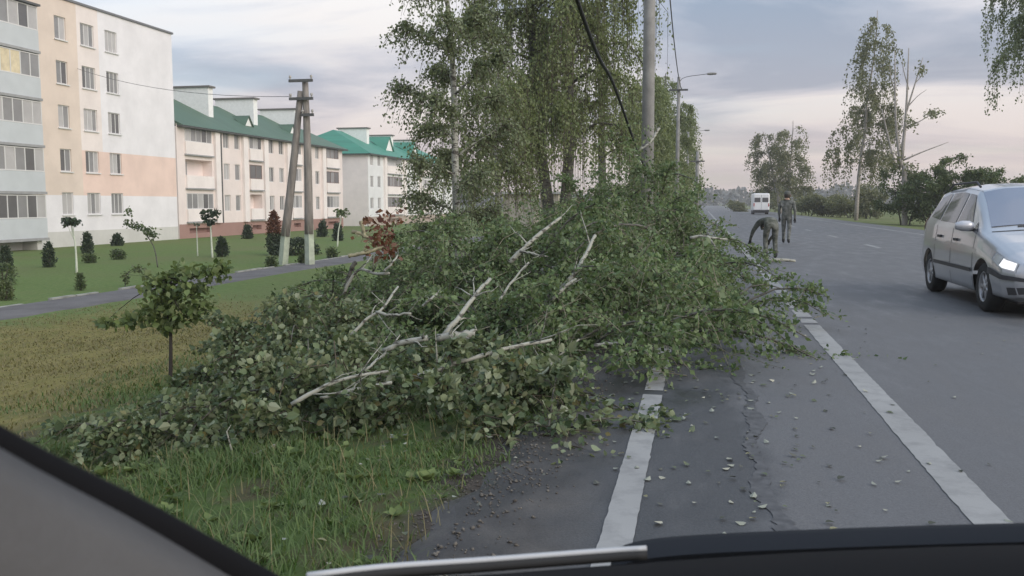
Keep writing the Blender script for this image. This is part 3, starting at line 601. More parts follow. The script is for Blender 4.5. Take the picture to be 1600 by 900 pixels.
def make_tree(name, label, cat, loc, H, seed, tr, prof, nlimb, ntwig, tl, leaf, lpt, hang, ml, mb_, lean=(0, 0), clear=0.2, group=None, elev=0.7, twigs=True, nearshape=False, stems=1, spread=0.25, jit=0.12, zmin=0.0, ecc=1.0):
    """tapered trunk, limbs, hanging twigs with leaves; prof maps height fraction -> crown radius"""
    r = np.random.default_rng(seed); loc = np.array(loc, float)
    root = empty(name, tuple(loc)); tag(root, label, cat, group)
    segs = []; starts = []; starts_out = []; trunkmb = MB(); limbmb = MB()
    for st in range(stems):
        off = r.normal(0, spread, 2) * (stems > 1); hh = H * (1 if st == 0 else r.uniform(0.8, 1))
        t = np.linspace(0, 1, 10); wob = np.cumsum(r.normal(0, 0.012 * H, (10, 2)), 0) * t[:, None]
        tp_ = np.stack([lean[0] * t ** 1.4 + wob[:, 0] + off[0] * (0.4 + t * 2), lean[1] * t ** 1.4 + wob[:, 1] + off[1] * (0.4 + t * 2), hh * t], 1); tp_[0, 2] = -0.25
        trunkmb.tube(tp_, tr * (1 - 0.9 * t) + 0.008, 9)
        for i in range(nlimb // stems):
            f = clear + (0.97 - clear) * ((i + r.uniform(0, 1)) / (nlimb // stems)); a = i * 2.4 + r.uniform(-0.5, 0.5)
            rad = np.interp(f, [p[0] for p in prof], [p[1] for p in prof]) * r.uniform(0.65, 1.1)
            b0 = np.array([np.interp(f, t, tp_[:, k]) for k in range(3)]); s = np.linspace(0, 1, 6)
            el_ = elev * r.uniform(0.6, 1.3)
            pp = np.stack([b0[0] + np.cos(a) * rad * s, b0[1] + np.sin(a) * rad * s, b0[2] + rad * (el_ * s - hang * 0.5 * s ** 2.2)], 1); pp[1:-1] += r.normal(0, 0.04 * rad, (4, 3))
            limbmb.tube(pp, (tr * (1 - 0.85 * f) * 0.38 + 0.004) * (1 - 0.85 * s), 5)
            segs.append((pp, rad))
    trunkmb.build('trunk', mb_, root, True)
    limbmb.build('limbs', mb_, root, True)
    wts = np.array([s_[1] for s_ in segs]); wts /= wts.sum(); ch = r.choice(len(segs), ntwig, p=wts); s = r.uniform(0.12, 1.0, ntwig) ** 0.7
    S = np.empty((ntwig, 3)); O = np.empty((ntwig, 3))
    for k in range(ntwig):
        pp = segs[ch[k]][0]; q = s[k] * 5; i = min(int(q), 4); S[k] = pp[i] + (pp[i + 1] - pp[i]) * (q - i); O[k] = pp[5] - pp[0]
    O = unit(O * np.array([1, 1, 0.3])) * 0.7 + rdir(ntwig, r) * 0.75; O[:, 2] += 0.15; O = unit(O); Ln = tl * r.uniform(0.4, 1.25, ntwig)[:, None]
    def along(u, idx): return S[idx] + O[idx] * Ln[idx] * u * (1 - 0.55 * hang * u) + np.array([0, 0, -1]) * Ln[idx] * hang * u ** 1.7
    ai = np.arange(ntwig)
    if twigs:
        u = np.ones((ntwig, 1)); twigmesh('twigs', S, along(u * 0.5, ai), along(u, ai), 0.005 + 0.004 * tr / 0.2, M['twig'], root)['kind'] = 'stuff'
    idx = np.repeat(ai, lpt); u = r.uniform(0.08, 1.0, len(idx))[:, None]; Pz = along(u, idx) + r.normal(0, jit, (len(idx), 3)) * np.array([1, 1, 0.7])
    k_ = Pz[:, 2] > zmin + r.normal(0, 0.35, len(Pz)); Pz = Pz[k_]; idx = idx[k_]
    D = rdir(len(idx), r) * 0.8; D[:, 2] -= 0.7 * (0.4 + hang); Nn = rdir(len(idx), r); Nn[:, 2] += 0.5
    leaves('crown', Pz, D, Nn, leaf * r.uniform(0.6, 1.25, len(idx)), ml, root, nearshape)['kind'] = 'stuff'
    return root
def tz(x): return float(terr(x))
# left roadside birches
make_tree('birch_tree', 'slender pale-trunked birch with loose airy crown behind the fallen foliage', 'tree', (-3.9, 14.3, tz(-3.9)), 7.9, 3, 0.07, [(0, 0.7), (0.3, 0.9), (0.5, 1.15), (0.62, 1.2), (0.85, 0.75), (1, 0.3)], 34, 1500, 0.60, 0.054, 24, 0.6, M['leaf_grey'], M['birch'], clear=0.10, lean=(0.05, 0.1), jit=0.05)
make_tree('birch_tree', 'big weeping birch with two dark trunks and long hanging twigs', 'tree', (-3.75, 25.0, tz(-3.75)), 12.5, 8, 0.19, [(0, 1.2), (0.25, 1.7), (0.5, 2.1), (0.8, 1.7), (1, 0.6)], 48, 1500, 1.8, 0.080, 42, 1.2, M['leaf_birch'], M['darkbark'], clear=0.34, stems=2, spread=0.28, jit=0.045, zmin=2.9)
make_tree('birch_tree', 'leafy young birch between the slender birch and the weeping one', 'tree', (-4.45, 19.5, tz(-4.45)), 5.0, 12, 0.08, [(0, 0.7), (0.5, 1.15), (0.8, 0.9), (1, 0.3)], 24, 520, 1.1, 0.068, 26, 1.0, M['leaf_birch'], M['birch'], clear=0.40, jit=0.05, zmin=2.0)
for i, (x, y, h, cr, lab) in enumerate([(-4.0, 37, 11.5, 1.7, 'birch in the roadside row directly behind the weeping one'), (-3.2, 58, 10.0, 2.0, 'birch in the roadside row behind the thick lamp pole'), (-3.4, 74, 12.0, 2.5, 'dense birch in the roadside row beside the slimmer lamp pole'), (-2.9, 95, 11.5, 2.6, 'farthest dense birch at the end of the roadside row')]):
    make_tree('birch_tree', lab, 'tree', (x, y, tz(x)), h, 20 + i, 0.2, [(0, cr * 0.6), (0.3, cr * 0.95), (0.6, cr), (0.85, cr * 0.7), (1, 0.3)], 28, 800 if i else 240, 1.9, 0.15 if i else 0.11, 30, 1.1, M['leaf_birch'], M['darkbark'], clear=0.3 if i == 0 else 0.14, twigs=False, jit=0.1, zmin=3.4 if i == 0 else 0.3)
# right roadside trees
make_tree('birch_tree', 'tall narrow birch with rust-tinged drooping crown across the road', 'tree', (*pd(1336, 80), -0.25), 18.2, 31, 0.18, [(0, 1.6), (0.2, 2.6), (0.4, 2.9), (0.6, 2.4), (0.75, 1.5), (0.9, 1.3), (1, 0.5)], 34, 300, 2.6, 0.20, 44, 1.1, M['leaf_far'], M['deadbark'], clear=0.26, twigs=True, elev=0.55, jit=0.13, zmin=2.6)
make_tree('birch_tree', 'broad round birch beside the white van down the road', 'tree', (*pd(1226, 122), -0.25), 12.6, 33, 0.3, [(0, 2.0), (0.3, 3.1), (0.6, 3.2), (0.85, 2.0), (1, 0.6)], 30, 480, 2.8, 0.24, 34, 1.0, M['leaf_far'], M['deadbark'], clear=0.2, twigs=False, stems=2, spread=0.6, jit=0.18, zmin=0.9)
make_tree('birch_tree', 'large weeping birch whose drooping twigs hang over the silver minivan', 'tree', (*pd(1640, 40), -0.25), 15.5, 35, 0.3, [(0, 1.5), (0.4, 3.0), (0.65, 3.6), (0.85, 2.6), (1, 0.8)], 30, 440, 1.9, 0.115, 90, 1.3, M['leaf_grey'], M['birch'], clear=0.6, jit=0.085, elev=0.4)
# dead birch: each limb a part
dx, dy = pd(1410, 63); dz = tz(dx)
dead = empty('dead_birch', (dx, dy, dz)); tag(dead, 'bare dead birch with pale upright limbs beside the tall narrow birch', 'tree')
def dl(K, r0, r1, nm='limb', n=9): return MB().tube(curve_pts(K, n), np.linspace(r0, r1, n), 6).build(nm, M['deadbark'], dead, True)
dl([(0.1, 0, -0.3), (0, 0, 2.0), (-0.1, 0, 4.2)], 0.2, 0.15, 'trunk')
D0 = lambda px, py: tuple(at(px, py, dy) - np.array([dx, dy, dz]))
for K, a, b_ in [(((1408, 262), (1400, 190), (1398, 80)), .13, .03), (((1409, 250), (1416, 170), (1420, 75)), .13, .03), (((1400, 262), (1388, 215), (1378, 170)), .09, .03), (((1416, 175), (1430, 130), (1442, 90)), .07, .02), (((1412, 250), (1440, 238), (1482, 222)), .07, .02),
                 (((1416, 200), (1440, 188), (1460, 175)), .05, .015), (((1400, 150), (1392, 120), (1390, 100)), .04, .015), (((1420, 140), (1412, 110), (1410, 95)), .04, .015), (((1402, 240), (1385, 235), (1372, 205)), .05, .015), (((1420, 165), (1434, 150), (1448, 140)), .04, .012), (((1430, 130), (1440, 118), (1446, 100)), .03, .012), (((1398, 220), (1408, 200), (1412, 180)), .05, .015)]:
    dl([D0(*k) for k in K], a, b_)
S = []; 
for (px, py, sx, sy, n) in [(1458, 177, 12, 6, 150), (1440, 108, 8, 10, 90), (1424, 192, 8, 12, 90), (1395, 250, 12, 12, 140), (1422, 262, 12, 10, 120)]:
    for k in range(n): S.append(at(px + rng.normal(0, sx * .6), py + rng.normal(0, sy * .6), dy + rng.normal(0, .5)))
S = np.array(S) - np.array([dx, dy, dz]); leaves('remaining_leaves', S, rdir(len(S)) + np.array([0, 0, -.5]), rdir(len(S)), rng.uniform(.13, .25, len(S)), M['leaf_far'], dead)['kind'] = 'stuff'

def shrub(name, label, cat, loc, rx, ry, h, n, leaf, m, seed, shape='round', group=None, stem=M['twig'], topm=None):
    r = np.random.default_rng(seed); root = empty(name, tuple(loc)); tag(root, label, cat, group)
    t = r.uniform(0, 1, n); a = r.uniform(0, 2 * math.pi, n); lob = 1 + 0.18 * np.sin(a * 3 + seed + t * 5) + 0.12 * np.sin(a * 7 + t * 11 + seed)
    if shape == 'cone': pr = (1 - t) ** 0.75 * np.minimum(1, 0.6 + t * 6)
    elif shape == 'column': pr = np.minimum(1, 0.55 + t * 3) * (1 - t ** 2.6) ** 0.8
    else: pr = np.sqrt(np.maximum(0.0, 1 - (t * 1.9 - 0.85) ** 2 / 1.12))
    q = r.uniform(0.35, 1, n) ** 0.45 * pr * lob
    Pz = np.stack([np.cos(a) * q * rx, np.sin(a) * q * ry, t * h], 1) + r.normal(0, leaf * 0.5, (n, 3)); Pz[:, 2] = np.maximum(Pz[:, 2], 0.01)
    D = np.stack([np.cos(a), np.sin(a), np.full(n, 0.9 if shape != 'round' else 0.4)], 1) + rdir(n, r) * 0.7
    if topm is not None:
        k = t > 0.5; leaves('red_foliage', Pz[k], D[k], rdir(k.sum(), r), leaf * r.uniform(.7, 1.3, k.sum()), topm, root)['kind'] = 'stuff'; Pz, D = Pz[~k], D[~k]
    leaves('foliage', Pz, D, rdir(len(Pz), r), leaf * r.uniform(0.7, 1.3, len(Pz)), m, root)['kind'] = 'stuff'
    mbs = MB()
    for k in range(5):
        aa = k * 1.26 + seed; mbs.tube([(0, 0, -0.1), (rx * .3 * math.cos(aa), ry * .3 * math.sin(aa), h * .45), (rx * .5 * math.cos(aa), ry * .5 * math.sin(aa), h * (.75 if shape == 'round' else .6))], [.02 + h * .006, .015, .006], 4)
    mbs.build('stems', stem, root)
    return root
# right verge bushes
for i, (px, dc, wpx, hpx, lab) in enumerate([(1412, 64, 34, 92, 'dense dark bush at the foot of the dead birch'), (1455, 62, 36, 82, 'dark green bush behind the rear of the silver minivan'), (1497, 61, 30, 106, 'tallest loose bush behind the roof of the silver minivan'), (1545, 60, 34, 90, 'spreading bush beyond the windscreen of the silver minivan'), (1592, 60, 34, 74, 'low bush behind the bonnet of the silver minivan')]):
    wr = wpx * dc / F; x_, y_ = pd(px, dc)
    make_tree('bush', lab, 'bush', (x_, y_, -0.25), hpx * dc / F, 60 + i, 0.05, [(0, wr * 0.9), (0.35, wr * 1.1), (0.7, wr), (1, wr * 0.45)], 27, 360, 0.8, 0.16, 20, 0.35, M['leaf_bush'], M['darkbark'], clear=0.08, stems=3, spread=0.5, jit=0.13)
for i, (px, dc, wpx, hpx, lab) in enumerate([(1352, 96, 16, 52, 'small pointed greyish bush at the end of the low hedge'), (1262, 106, 26, 32, 'low rounded hedge bush next to the broad round birch'), (1295, 104, 26, 28, 'low hedge bush in the middle of the roadside hedge'), (1328, 100, 26, 30, 'low hedge bush beside the pointed greyish bush'), (1210, 150, 22, 30, 'dark bush beside the white van'), (1162, 150, 7, 18, 'small dark bush left behind the white van')]):
    wr = wpx * dc / F; x_, y_ = pd(px, dc)
    make_tree('bush', lab, 'bush', (x_, y_, -0.25), hpx * dc / F, 70 + i, 0.05, [(0, wr * 0.9), (0.35, wr), (0.7, wr * 0.8), (1, wr * 0.3)], 24, 260, 0.8, 0.24, 14, 0.3, M['leaf_far'], M['darkbark'], clear=0.05, stems=3, spread=0.5, jit=0.2, twigs=False)
# far woodland and hedges on the horizon
n = 42000; xw = rng.uniform(-900, 1100, n); yw = 560 + rng.uniform(0, 60, n) + 0.1 * xw
hh = 7 + 3 * np.sin(xw * 0.021) + 2 * np.sin(xw * 0.073 + 1) + 1.2 * np.sin(xw * 0.31)
Pz = np.stack([xw, yw, rng.uniform(0, 1, n) ** 0.8 * hh - 0.5], 1)
tag(leaves('distant_wood', Pz, rdir(n) + np.array([0, 0, .5]), rdir(n), rng.uniform(2.0, 4.2, n), M['leaf_wood']), 'far grey-green line of woodland along the horizon', 'wood', kind='stuff')

# garden plants in front of the blocks
def conifer(px, pyb, pyt, wpx, lab, shape='cone', m='leaf_dark', nm='conifer_shrub', cat='conifer', n=900, topm=None):
    g_ = gnd(px, pyb); k = g_[1] / F * 1.02
    shrub(nm, lab, cat, tuple(g_), wpx * k / 2 * 1.1, wpx * k / 2 * 1.1, (pyb - pyt) * k, n, max(0.06, 0.0028 * g_[1]), M[m], int(px) + 3, shape, topm=topm)
conifer(10, 424, 380, 17, 'columnar thuja closest to the balcony stack corner', 'column')
conifer(77, 418, 376, 15, 'tall columnar thuja beside the dark opening under the balconies', 'column')
conifer(137, 396, 362, 15, 'small pointed spruce before the five-storey block plinth', 'cone')
conifer(140, 411, 396, 15, 'squat dark shrub under the pointed spruce', 'round', 'leaf_bush', 'garden_shrub', 'shrub', 500)
conifer(183, 384, 367, 15, 'rounded dark conifer under the third window column', 'cone')
conifer(6, 445, 408, 34, 'large clipped ball shrub beside the columnar thuja', 'round', 'leaf_bush', 'ball_shrub', 'shrub')
conifer(9, 469, 437, 21, 'smaller grey-green ball shrub close to the footpath', 'round', 'leaf_sap', 'ball_shrub', 'shrub')
conifer(126, 453, 426, 12, 'upright tuft shrub at the foot of the whitewashed sapling', 'cone', 'leaf_bush', 'garden_shrub', 'shrub', 500)
conifer(185, 405, 390, 16, 'low flat shrub between lawn and five-storey block', 'round', 'leaf_bush', 'garden_shrub', 'shrub', 500)
conifer(347, 401, 371, 14, 'small column thuja before the red plinth', 'column')
conifer(387, 373, 353, 9, 'little thuja close against the red plinth wall', 'cone')
conifer(429, 398, 328, 19, 'tall columnar bush with red top and green foot beside the A-shaped pole', 'column', nm='columnar_bush', cat='bush', n=1800, topm=M['leaf_red'])
conifer(462, 398, 373, 66, 'wide low hedge between the legs of the A-shaped pole', 'round', nm='low_hedge', cat='hedge', n=2600)
conifer(504, 370, 348, 9, 'little thuja under the brown glazed balconies', 'cone')
conifer(528, 376, 352, 10, 'little thuja beside the thin whitewashed trunk', 'cone')
conifer(425, 417, 402, 12, 'tiny round shrub at the left foot of the A-shaped pole', 'round', 'leaf_bush', 'garden_shrub', 'shrub', 400)
conifer(473, 412, 393, 9, 'tiny pointed shrub between the feet of the A-shaped pole', 'cone', 'leaf_bush', 'garden_shrub', 'shrub', 400)
conifer(518, 403, 389, 10, 'tiny round shrub beside the footpath past the A-shaped pole', 'round', 'leaf_bush', 'garden_shrub', 'shrub', 400)
def small_tree(lab, px, pyb, K, crowns, m, barkm, leaf, r=0.035, nm='sapling', branchm=None):
    """sapling drawn through pixel key points on its own depth plane; crowns: (px,py,rx,ry,n)"""
    g_ = gnd(px, pyb); Y = g_[1]; root = empty(nm, tuple(g_)); tag(root, lab, 'sapling')
    loc = lambda a, b_, dy=0: at(a, b_, Y) + np.array([0, dy, 0]) - g_
    pts_ = [np.array([0, 0, -0.1])] + [loc(*k) for k in K]; n_ = 10
    MB().tube(curve_pts(pts_, n_), np.linspace(r, r * 0.4, n_), 7).build('trunk', barkm, root, True)
    S = []; bm_ = MB(); k = Y / F
    top = loc(*K[-1])
    for (a, b_, rx, ry, n) in crowns:
        c = loc(a, b_); st = pts_[-1] if len(pts_) < 3 else pts_[-2] + (pts_[-1] - pts_[-2]) * random.uniform(.2, 1)
        bm_.tube(curve_pts([st, (st + c) / 2 + rng.normal(0, .04, 3), c], 5), np.linspace(r * .35, r * .1, 5), 4)
        S.append(c + rng.normal(0, 1, (n, 3)) * np.array([rx * k * .62, rx * k * .55, ry * k * .62]))
    bm_.build('limbs', branchm or barkm, root)
    S = np.vstack(S); D = rdir(len(S)); D[:, 2] -= .5; Nn = rdir(len(S)); Nn[:, 2] += 0.8
    leaves('crown', S, D, Nn, leaf * rng.uniform(.6, 1.3, len(S)), m, root, True)['kind'] = 'stuff'
    return root
DB = M['darkbark']
small_tree('whitewashed sapling with tiny dark crown on the lawn', 120, 426, [(118, 385), (112, 352)], [(110, 347, 10, 4, 90), (104, 343, 6, 3, 40), (117, 344, 5, 4, 40)], M['leaf_dark'], M['whitewash'], .16, .05)
small_tree('whitewashed sapling with dark ragged crown before the red plinth', 332, 402, [(330, 370), (328, 340)], [(320, 336, 6, 6, 60), (334, 332, 8, 6, 90), (328, 345, 8, 5, 70)], M['leaf_dark'], M['whitewash'], .19, .06)
small_tree('bare thin whitewashed sapling next to the dark ragged one', 309, 400, [(308, 375), (307, 352)], [(307, 352, 3, 3, 10)], M['leaf_dark'], M['whitewash'], .15, .04)
small_tree('thin whitewashed sapling with flat crown before the teal-roofed block', 527, 385, [(529, 360), (534, 336)], [(535, 332, 8, 4, 70), (530, 330, 6, 3, 30)], M['leaf_bush'], M['whitewash'], .2, .055)
small_tree('wind-bent sapling with sparse dark leaves arching over the lawn', 247, 418, [(240, 385), (220, 358), (204, 348)], [(200, 347, 6, 8, 60), (214, 353, 8, 5, 60), (228, 358, 10, 5, 70), (238, 366, 10, 6, 80), (202, 330, 4, 6, 30)], M['leaf_bush'], DB, .13, .03)
small_tree('low drooping garden shrub with two arching leafy shoots on the lawn', 196, 447, [(196, 432), (205, 422)], [(214, 420, 10, 4, 80), (196, 435, 4, 8, 60), (228, 432, 8, 5, 50)], M['leaf_sap'], DB, .10, .02, nm='garden_shrub')
small_tree('dark-stemmed sapling with spreading leafy crown on the dry grass', 266, 596, [(267, 560), (267, 520), (268, 470), (266, 430)], [(262, 470, 30, 18, 190), (235, 490, 26, 13, 130), (200, 500, 24, 9, 90), (165, 503, 18, 5, 40), (295, 450, 30, 16, 160), (330, 425, 26, 12, 100), (345, 415, 14, 8, 40), (250, 440, 22, 18, 110), (285, 425, 22, 14, 100), (290, 495, 26, 12, 80), (262, 508, 18, 10, 70), (310, 475, 20, 12, 70), (240, 455, 20, 8, 50)], M['leaf_sap2'], mat('sapling_stem', (0.035, 0.028, 0.024), 0.8), .085, .026)

# ------------------------------------------------------------------ the fallen birch
BL = [(-0.62, 11.9, 1.08, 2.7, 1.50), (-1.0, 14.6, 1.15, 2.0, 2.30), (-2.0, 14.6, 1.2, 2.0, 1.9), (-0.55, 8.7, 1.15, 2.0, 0.95), (-2.5, 11.2, 1.9, 2.4, 1.45), (-4.1, 11.6, 1.35, 1.8, 1.25), (-1.9, 8.2, 1.6, 1.3, 0.70), (0.10, 10.2, 0.70, 1.0, 0.42)]
FB = [(-3.85, 7.9, 0.95, 0.9, 0.80), (-3.15, 6.0, 1.20, 0.72, 0.47), (-1.85, 5.85, 1.15, 0.52, 0.33), (-0.95, 5.15, 0.50, 0.26, 0.24), (-2.6, 7.0, 1.0, 0.8, 0.45)]
def pile_twigs(blobs, n, r, seedoff=0):
    w_ = np.array([b[2] * b[3] * (0.4 + b[4]) for b in blobs]); w_ /= w_.sum(); ch = r.choice(len(blobs), n, p=w_)
    B = np.array(blobs)[ch]; a = r.uniform(0, 2 * math.pi, n); q = np.sqrt(r.uniform(0, 1, n)) * (1 + 0.12 * np.sin(a * 4 + B[:, 1]))
    x = B[:, 0] + np.cos(a) * q * B[:, 2]; y = B[:, 1] + np.sin(a) * q * B[:, 3]
    cap = B[:, 4] * np.sqrt(np.maximum(0.03, 1 - (q * 0.98) ** 2)) * (1 + 0.16 * np.sin(x * 3.1 + y * 1.7) + 0.1 * np.sin(x * 6.3 - y * 4.1))
    z = terr(x) + cap * r.uniform(0.12, 1, n) ** 0.55
    out = np.stack([np.cos(a) * q, np.sin(a) * q, np.full(n, 0.35)], 1)
    return np.stack([x, y, z], 1), out
def spray(blobs, ntw, L0, lpt, leaf, r, name, parent, m, nearshape, twm, twr, keep=0, biasdir=(0.08, -0.25, 0.0), nb=120, blen=1.5, bm_=None, br=0.012):
    """boughs spring from the heap; each carries a fan of drooping twigs; a third of the twigs fill the heap loosely"""
    nf = ntw // 3; S, out = pile_twigs(blobs, nf, r); D = unit(out * 0.8 + rdir(nf, r) * 0.9 + np.array(biasdir))
    B, bo = pile_twigs(blobs, nb, r); B[:, 2] = terr(B[:, 0]) + (B[:, 2] - terr(B[:, 0])) * r.uniform(0.55, 0.95, nb)
    bd_ = unit(bo * 0.9 + rdir(nb, r) * 0.75 + np.array(biasdir) + np.array([0, 0, 0.25])); bl = blen * r.uniform(0.5, 1.25, nb)
    def bough(i, t):
        p = B[i] + bd_[i] * (bl[i] * (t - 0.35))[:, None]; p[:, 2] += -0.32 * bl[i] * t ** 2.2 + 0.1 * bl[i] * np.sin(t * 3); p[:, 2] = np.maximum(p[:, 2], terr(p[:, 0]) + 0.02); return p
    nt_ = ntw - nf; bi = np.repeat(np.arange(nb), nt_ // nb + 1)[:nt_]; bt = r.uniform(0.1, 1.0, nt_); S2 = bough(bi, bt)
    sidev = unit(np.cross(bd_[bi], np.array([0, 0, 1.0]) + rdir(nt_, r) * 0.2)) * r.choice([-1, 1], nt_)[:, None]
    D2_ = unit(sidev * 0.75 + bd_[bi] * 0.8 + rdir(nt_, r) * 0.3)
    S = np.vstack([S, S2]); D = np.vstack([D, D2_]); L = (L0 * r.uniform(0.45, 1.3, ntw))[:, None]; L[nf:, 0] *= 1.1 - 0.55 * bt
    tb = MB(); tt = np.linspace(0, 1, 7)
    for i in range(nb): tb.tube(bough(np.full(7, i), tt), np.linspace(br, br * 0.3, 7) * (0.6 + 0.4 * bl[i]), 5)
    tb.build('boughs', bm_ or twm, parent, True)
    def al(u, i):
        p = S[i] + D[i] * L[i] * (u - 0.3) - np.array([0, 0, 1]) * L[i] * 0.55 * np.maximum(0, u - 0.1) ** 2
        p[:, 2] = np.maximum(p[:, 2], terr(p[:, 0]) + 0.012); return p
    ai = np.arange(ntw); one = np.ones((ntw, 1))
    tw = twigmesh('twigs', al(one * 0, ai), al(one * .5, ai), al(one, ai), twr * r.uniform(.6, 1.6, ntw), twm, parent); tw['kind'] = 'stuff'
    i = np.repeat(ai, lpt); u = r.uniform(0.02, 1.02, len(i))[:, None]
    Pz = al(u, i) + r.normal(0, 0.028, (len(i), 3)); Pz[:, 2] = np.maximum(Pz[:, 2], terr(Pz[:, 0]) + 0.015)
    dd = rdir(len(i), r) * 0.75 + D[i] * 0.5; dd[:, 2] -= 0.35; Nn = rdir(len(i), r) * 0.9; Nn[:, 2] += 0.55
    sz = leaf * r.uniform(0.35, 1.0, len(i)) ** 0.8 * r.choice([0.85, 1.1, 1.45], len(i), p=[.3, .5, .2])
    kept = None
    if keep:
        d2 = np.linalg.norm(Pz - np.array([0, 0, EYE]), axis=1) / sz
        # most exposed: near and close to the top of the heap
        order = np.argsort(d2 - 60 * (Pz[:, 2] - terr(Pz[:, 0])))[:keep]; mask = np.ones(len(i), bool); mask[order] = False
        kept = (Pz[order], dd[order], Nn[order], sz[order]); Pz, dd, Nn, sz = Pz[mask], dd[mask], Nn[mask], sz[mask]
    leaves(name, Pz, dd, Nn, sz, m, parent, nearshape)['kind'] = 'stuff'
    return kept
fallen = empty('fallen_birch', (-2.0, 11.0, tz(-2.0))); tag(fallen, 'huge fallen birch heaped in green foliage across the verge and road shoulder', 'fallen tree')
r1 = np.random.default_rng(101)
spray(BL, 5600, 0.60, 25, 0.055, r1, 'foliage', fallen, M['leaf_pile'], False, M['twig_pale'], 0.0038, nb=210, blen=1.55, bm_=M['darkbark'], br=0.014)
branch = empty('fallen_branch', (-3.0, 6.2, tz(-3.0))); tag(branch, 'broken leafy birch limbs lying on the verge grass before the big heap', 'fallen branch')
kept = spray(FB, 1300, 0.42, 20, 0.062, np.random.default_rng(103), 'foliage', branch, M['leaf_front'], True, M['twig'], 0.004, keep=300, biasdir=(0.1, -0.2, 0.1), nb=60, blen=0.9, bm_=M['darkbark'], br=0.009)
# the 300 best seen leaves are parts of their own
lm = bpy.data.meshes.new('leaf'); lm.from_pydata([tuple(v) for v in LEAF_N], [], LEAF_NF)
lms = []
for k, (ca, cb, cu_) in enumerate([((0.055, 0.080, 0.036), (0.075, 0.105, 0.045), (0.30, 0.32, 0.23)), ((0.085, 0.115, 0.055), (0.10, 0.135, 0.06), (0.34, 0.36, 0.27)), ((0.13, 0.155, 0.08), (0.17, 0.19, 0.10), (0.38, 0.39, 0.29))]):
    mm = leaf_mat('single_leaf', ca, cb, cb, cu_); q = lm.copy(); q.materials.append(mm); lms.append(q)
kp, kd, kn, ks = kept; kd = unit(kd); sd = unit(np.cross(kd, kn)); nn = np.cross(sd, kd)
for i in range(len(kp)):
    o = bpy.data.objects.new('leaf', lms[random.choice((0, 0, 1, 1, 2))]); COL.objects.link(o); o.parent = branch
    m4 = Matrix(((sd[i][0], kd[i][0], nn[i][0], kp[i][0]), (sd[i][1], kd[i][1], nn[i][1], kp[i][1]), (sd[i][2], kd[i][2], nn[i][2], kp[i][2]), (0, 0, 0, 1))) @ Matrix.Scale(float(ks[i]) * 1.08, 4)
    o.matrix_basis = m4
def limb(parent, K, r0, r1, m='limb', name='limb', n=12, sides=8):
    pts_ = curve_pts([at(*k) for k in K], n); pts_[1:-1] += rng.normal(0, 0.003, (n - 2, 3))
    rr = np.linspace(r0, r1, n) * (1 + rng.normal(0, 0.07, n))
    mb = MB().tube(pts_, rr, sides)
    ax = unit((pts_[-1] - pts_[0])[None])[0]; Ln = np.linalg.norm(pts_[-1] - pts_[0])
    for j in range(4):                               # knots and side twigs fork off the limb
        k = rng.integers(2, n - 1); dv = unit((ax * rng.uniform(.5, 1.1) + rng.normal(0, .6, 3) + np.array([0, -.15, .25]))[None])[0]; L_ = min(.55, Ln * rng.uniform(.2, .6)); p0_ = pts_[k]
        q = np.array([p0_, p0_ + dv * L_ * .4, p0_ + dv * L_ * .75 + rng.normal(0, .02, 3), p0_ + dv * L_ + np.array([0, 0, -.05]) * L_])
        mb.tube(q, np.array([.45, .33, .22, .1]) * rr[k], 5)
    return mb.build(name, M[m], parent, True)
for K, a, b_ in [
    (((620, 600, 6.0), (700, 572, 6.15), (790, 545, 6.4), (862, 531, 6.65)), .020, .013),
    (((684, 528, 6.8), (715, 524, 6.8), (742, 521, 6.85)), .032, .031),
    (((694, 524, 6.85), (716, 497, 6.95), (742, 462, 7.2), (766, 436, 7.5)), .024, .015),
    (((796, 410, 9.0), (822, 384, 9.1), (850, 360, 9.3), (876, 340, 9.5)), .026, .014), (((812, 393, 9.0), (832, 396, 8.95), (856, 401, 8.9)), .014, .008),
    (((874, 455, 8.2), (900, 424, 8.3), (916, 396, 8.5), (930, 368, 8.7)), .024, .016), (((862, 470, 8.0), (885, 446, 8.1), (900, 436, 8.2)), .018, .015),
    (((548, 524, 7.2), (575, 497, 7.3), (598, 482, 7.4), (622, 448, 7.7)), .015, .010), (((588, 488, 7.3), (610, 492, 7.25), (642, 490, 7.2)), .014, .010),
    (((537, 460, 9.4), (545, 441, 9.4), (562, 421, 9.4), (585, 427, 9.3), (608, 427, 9.2)), .018, .016), (((600, 424, 9.2), (612, 412, 9.2), (622, 398, 9.3)), .014, .009),
    (((660, 478, 8.2), (672, 468, 8.2), (684, 458, 8.3)), .014, .009), (((1078, 371, 9.6), (1098, 369, 9.6), (1116, 372, 9.6), (1136, 374, 9.7)), .016, .010), (((1104, 369, 9.6), (1114, 380, 9.5), (1118, 394, 9.5)), .013, .008),
    (((928, 540, 7.3), (965, 536, 7.35), (1020, 544, 7.4)), .014, .009), (((1030, 200, 18.9), (1016, 222, 18.6), (1000, 234, 18.4)), .03, .018), (((1004, 278, 18.0), (1000, 250, 18.3), (990, 240, 18.3)), .03, .02),
    (((600, 548, 6.8), (625, 537, 6.8), (668, 528, 6.8)), .022, .022), (((780, 470, 8.2), (800, 440, 8.4), (826, 410, 8.6)), .014, .008), (((846, 590, 6.9), (870, 560, 7.0), (905, 530, 7.1)), .011, .007)]:
    limb(fallen, K, a, b_)
MB().tube(curve_pts([(-4.4, 12.6, -0.2), (-2.6, 12.0, 0.35), (-0.8, 11.6, 0.45), (0.2, 11.0, 0.35)], 10), np.linspace(.13, .06, 10), 9).build('trunk', M['limb'], fallen, True)
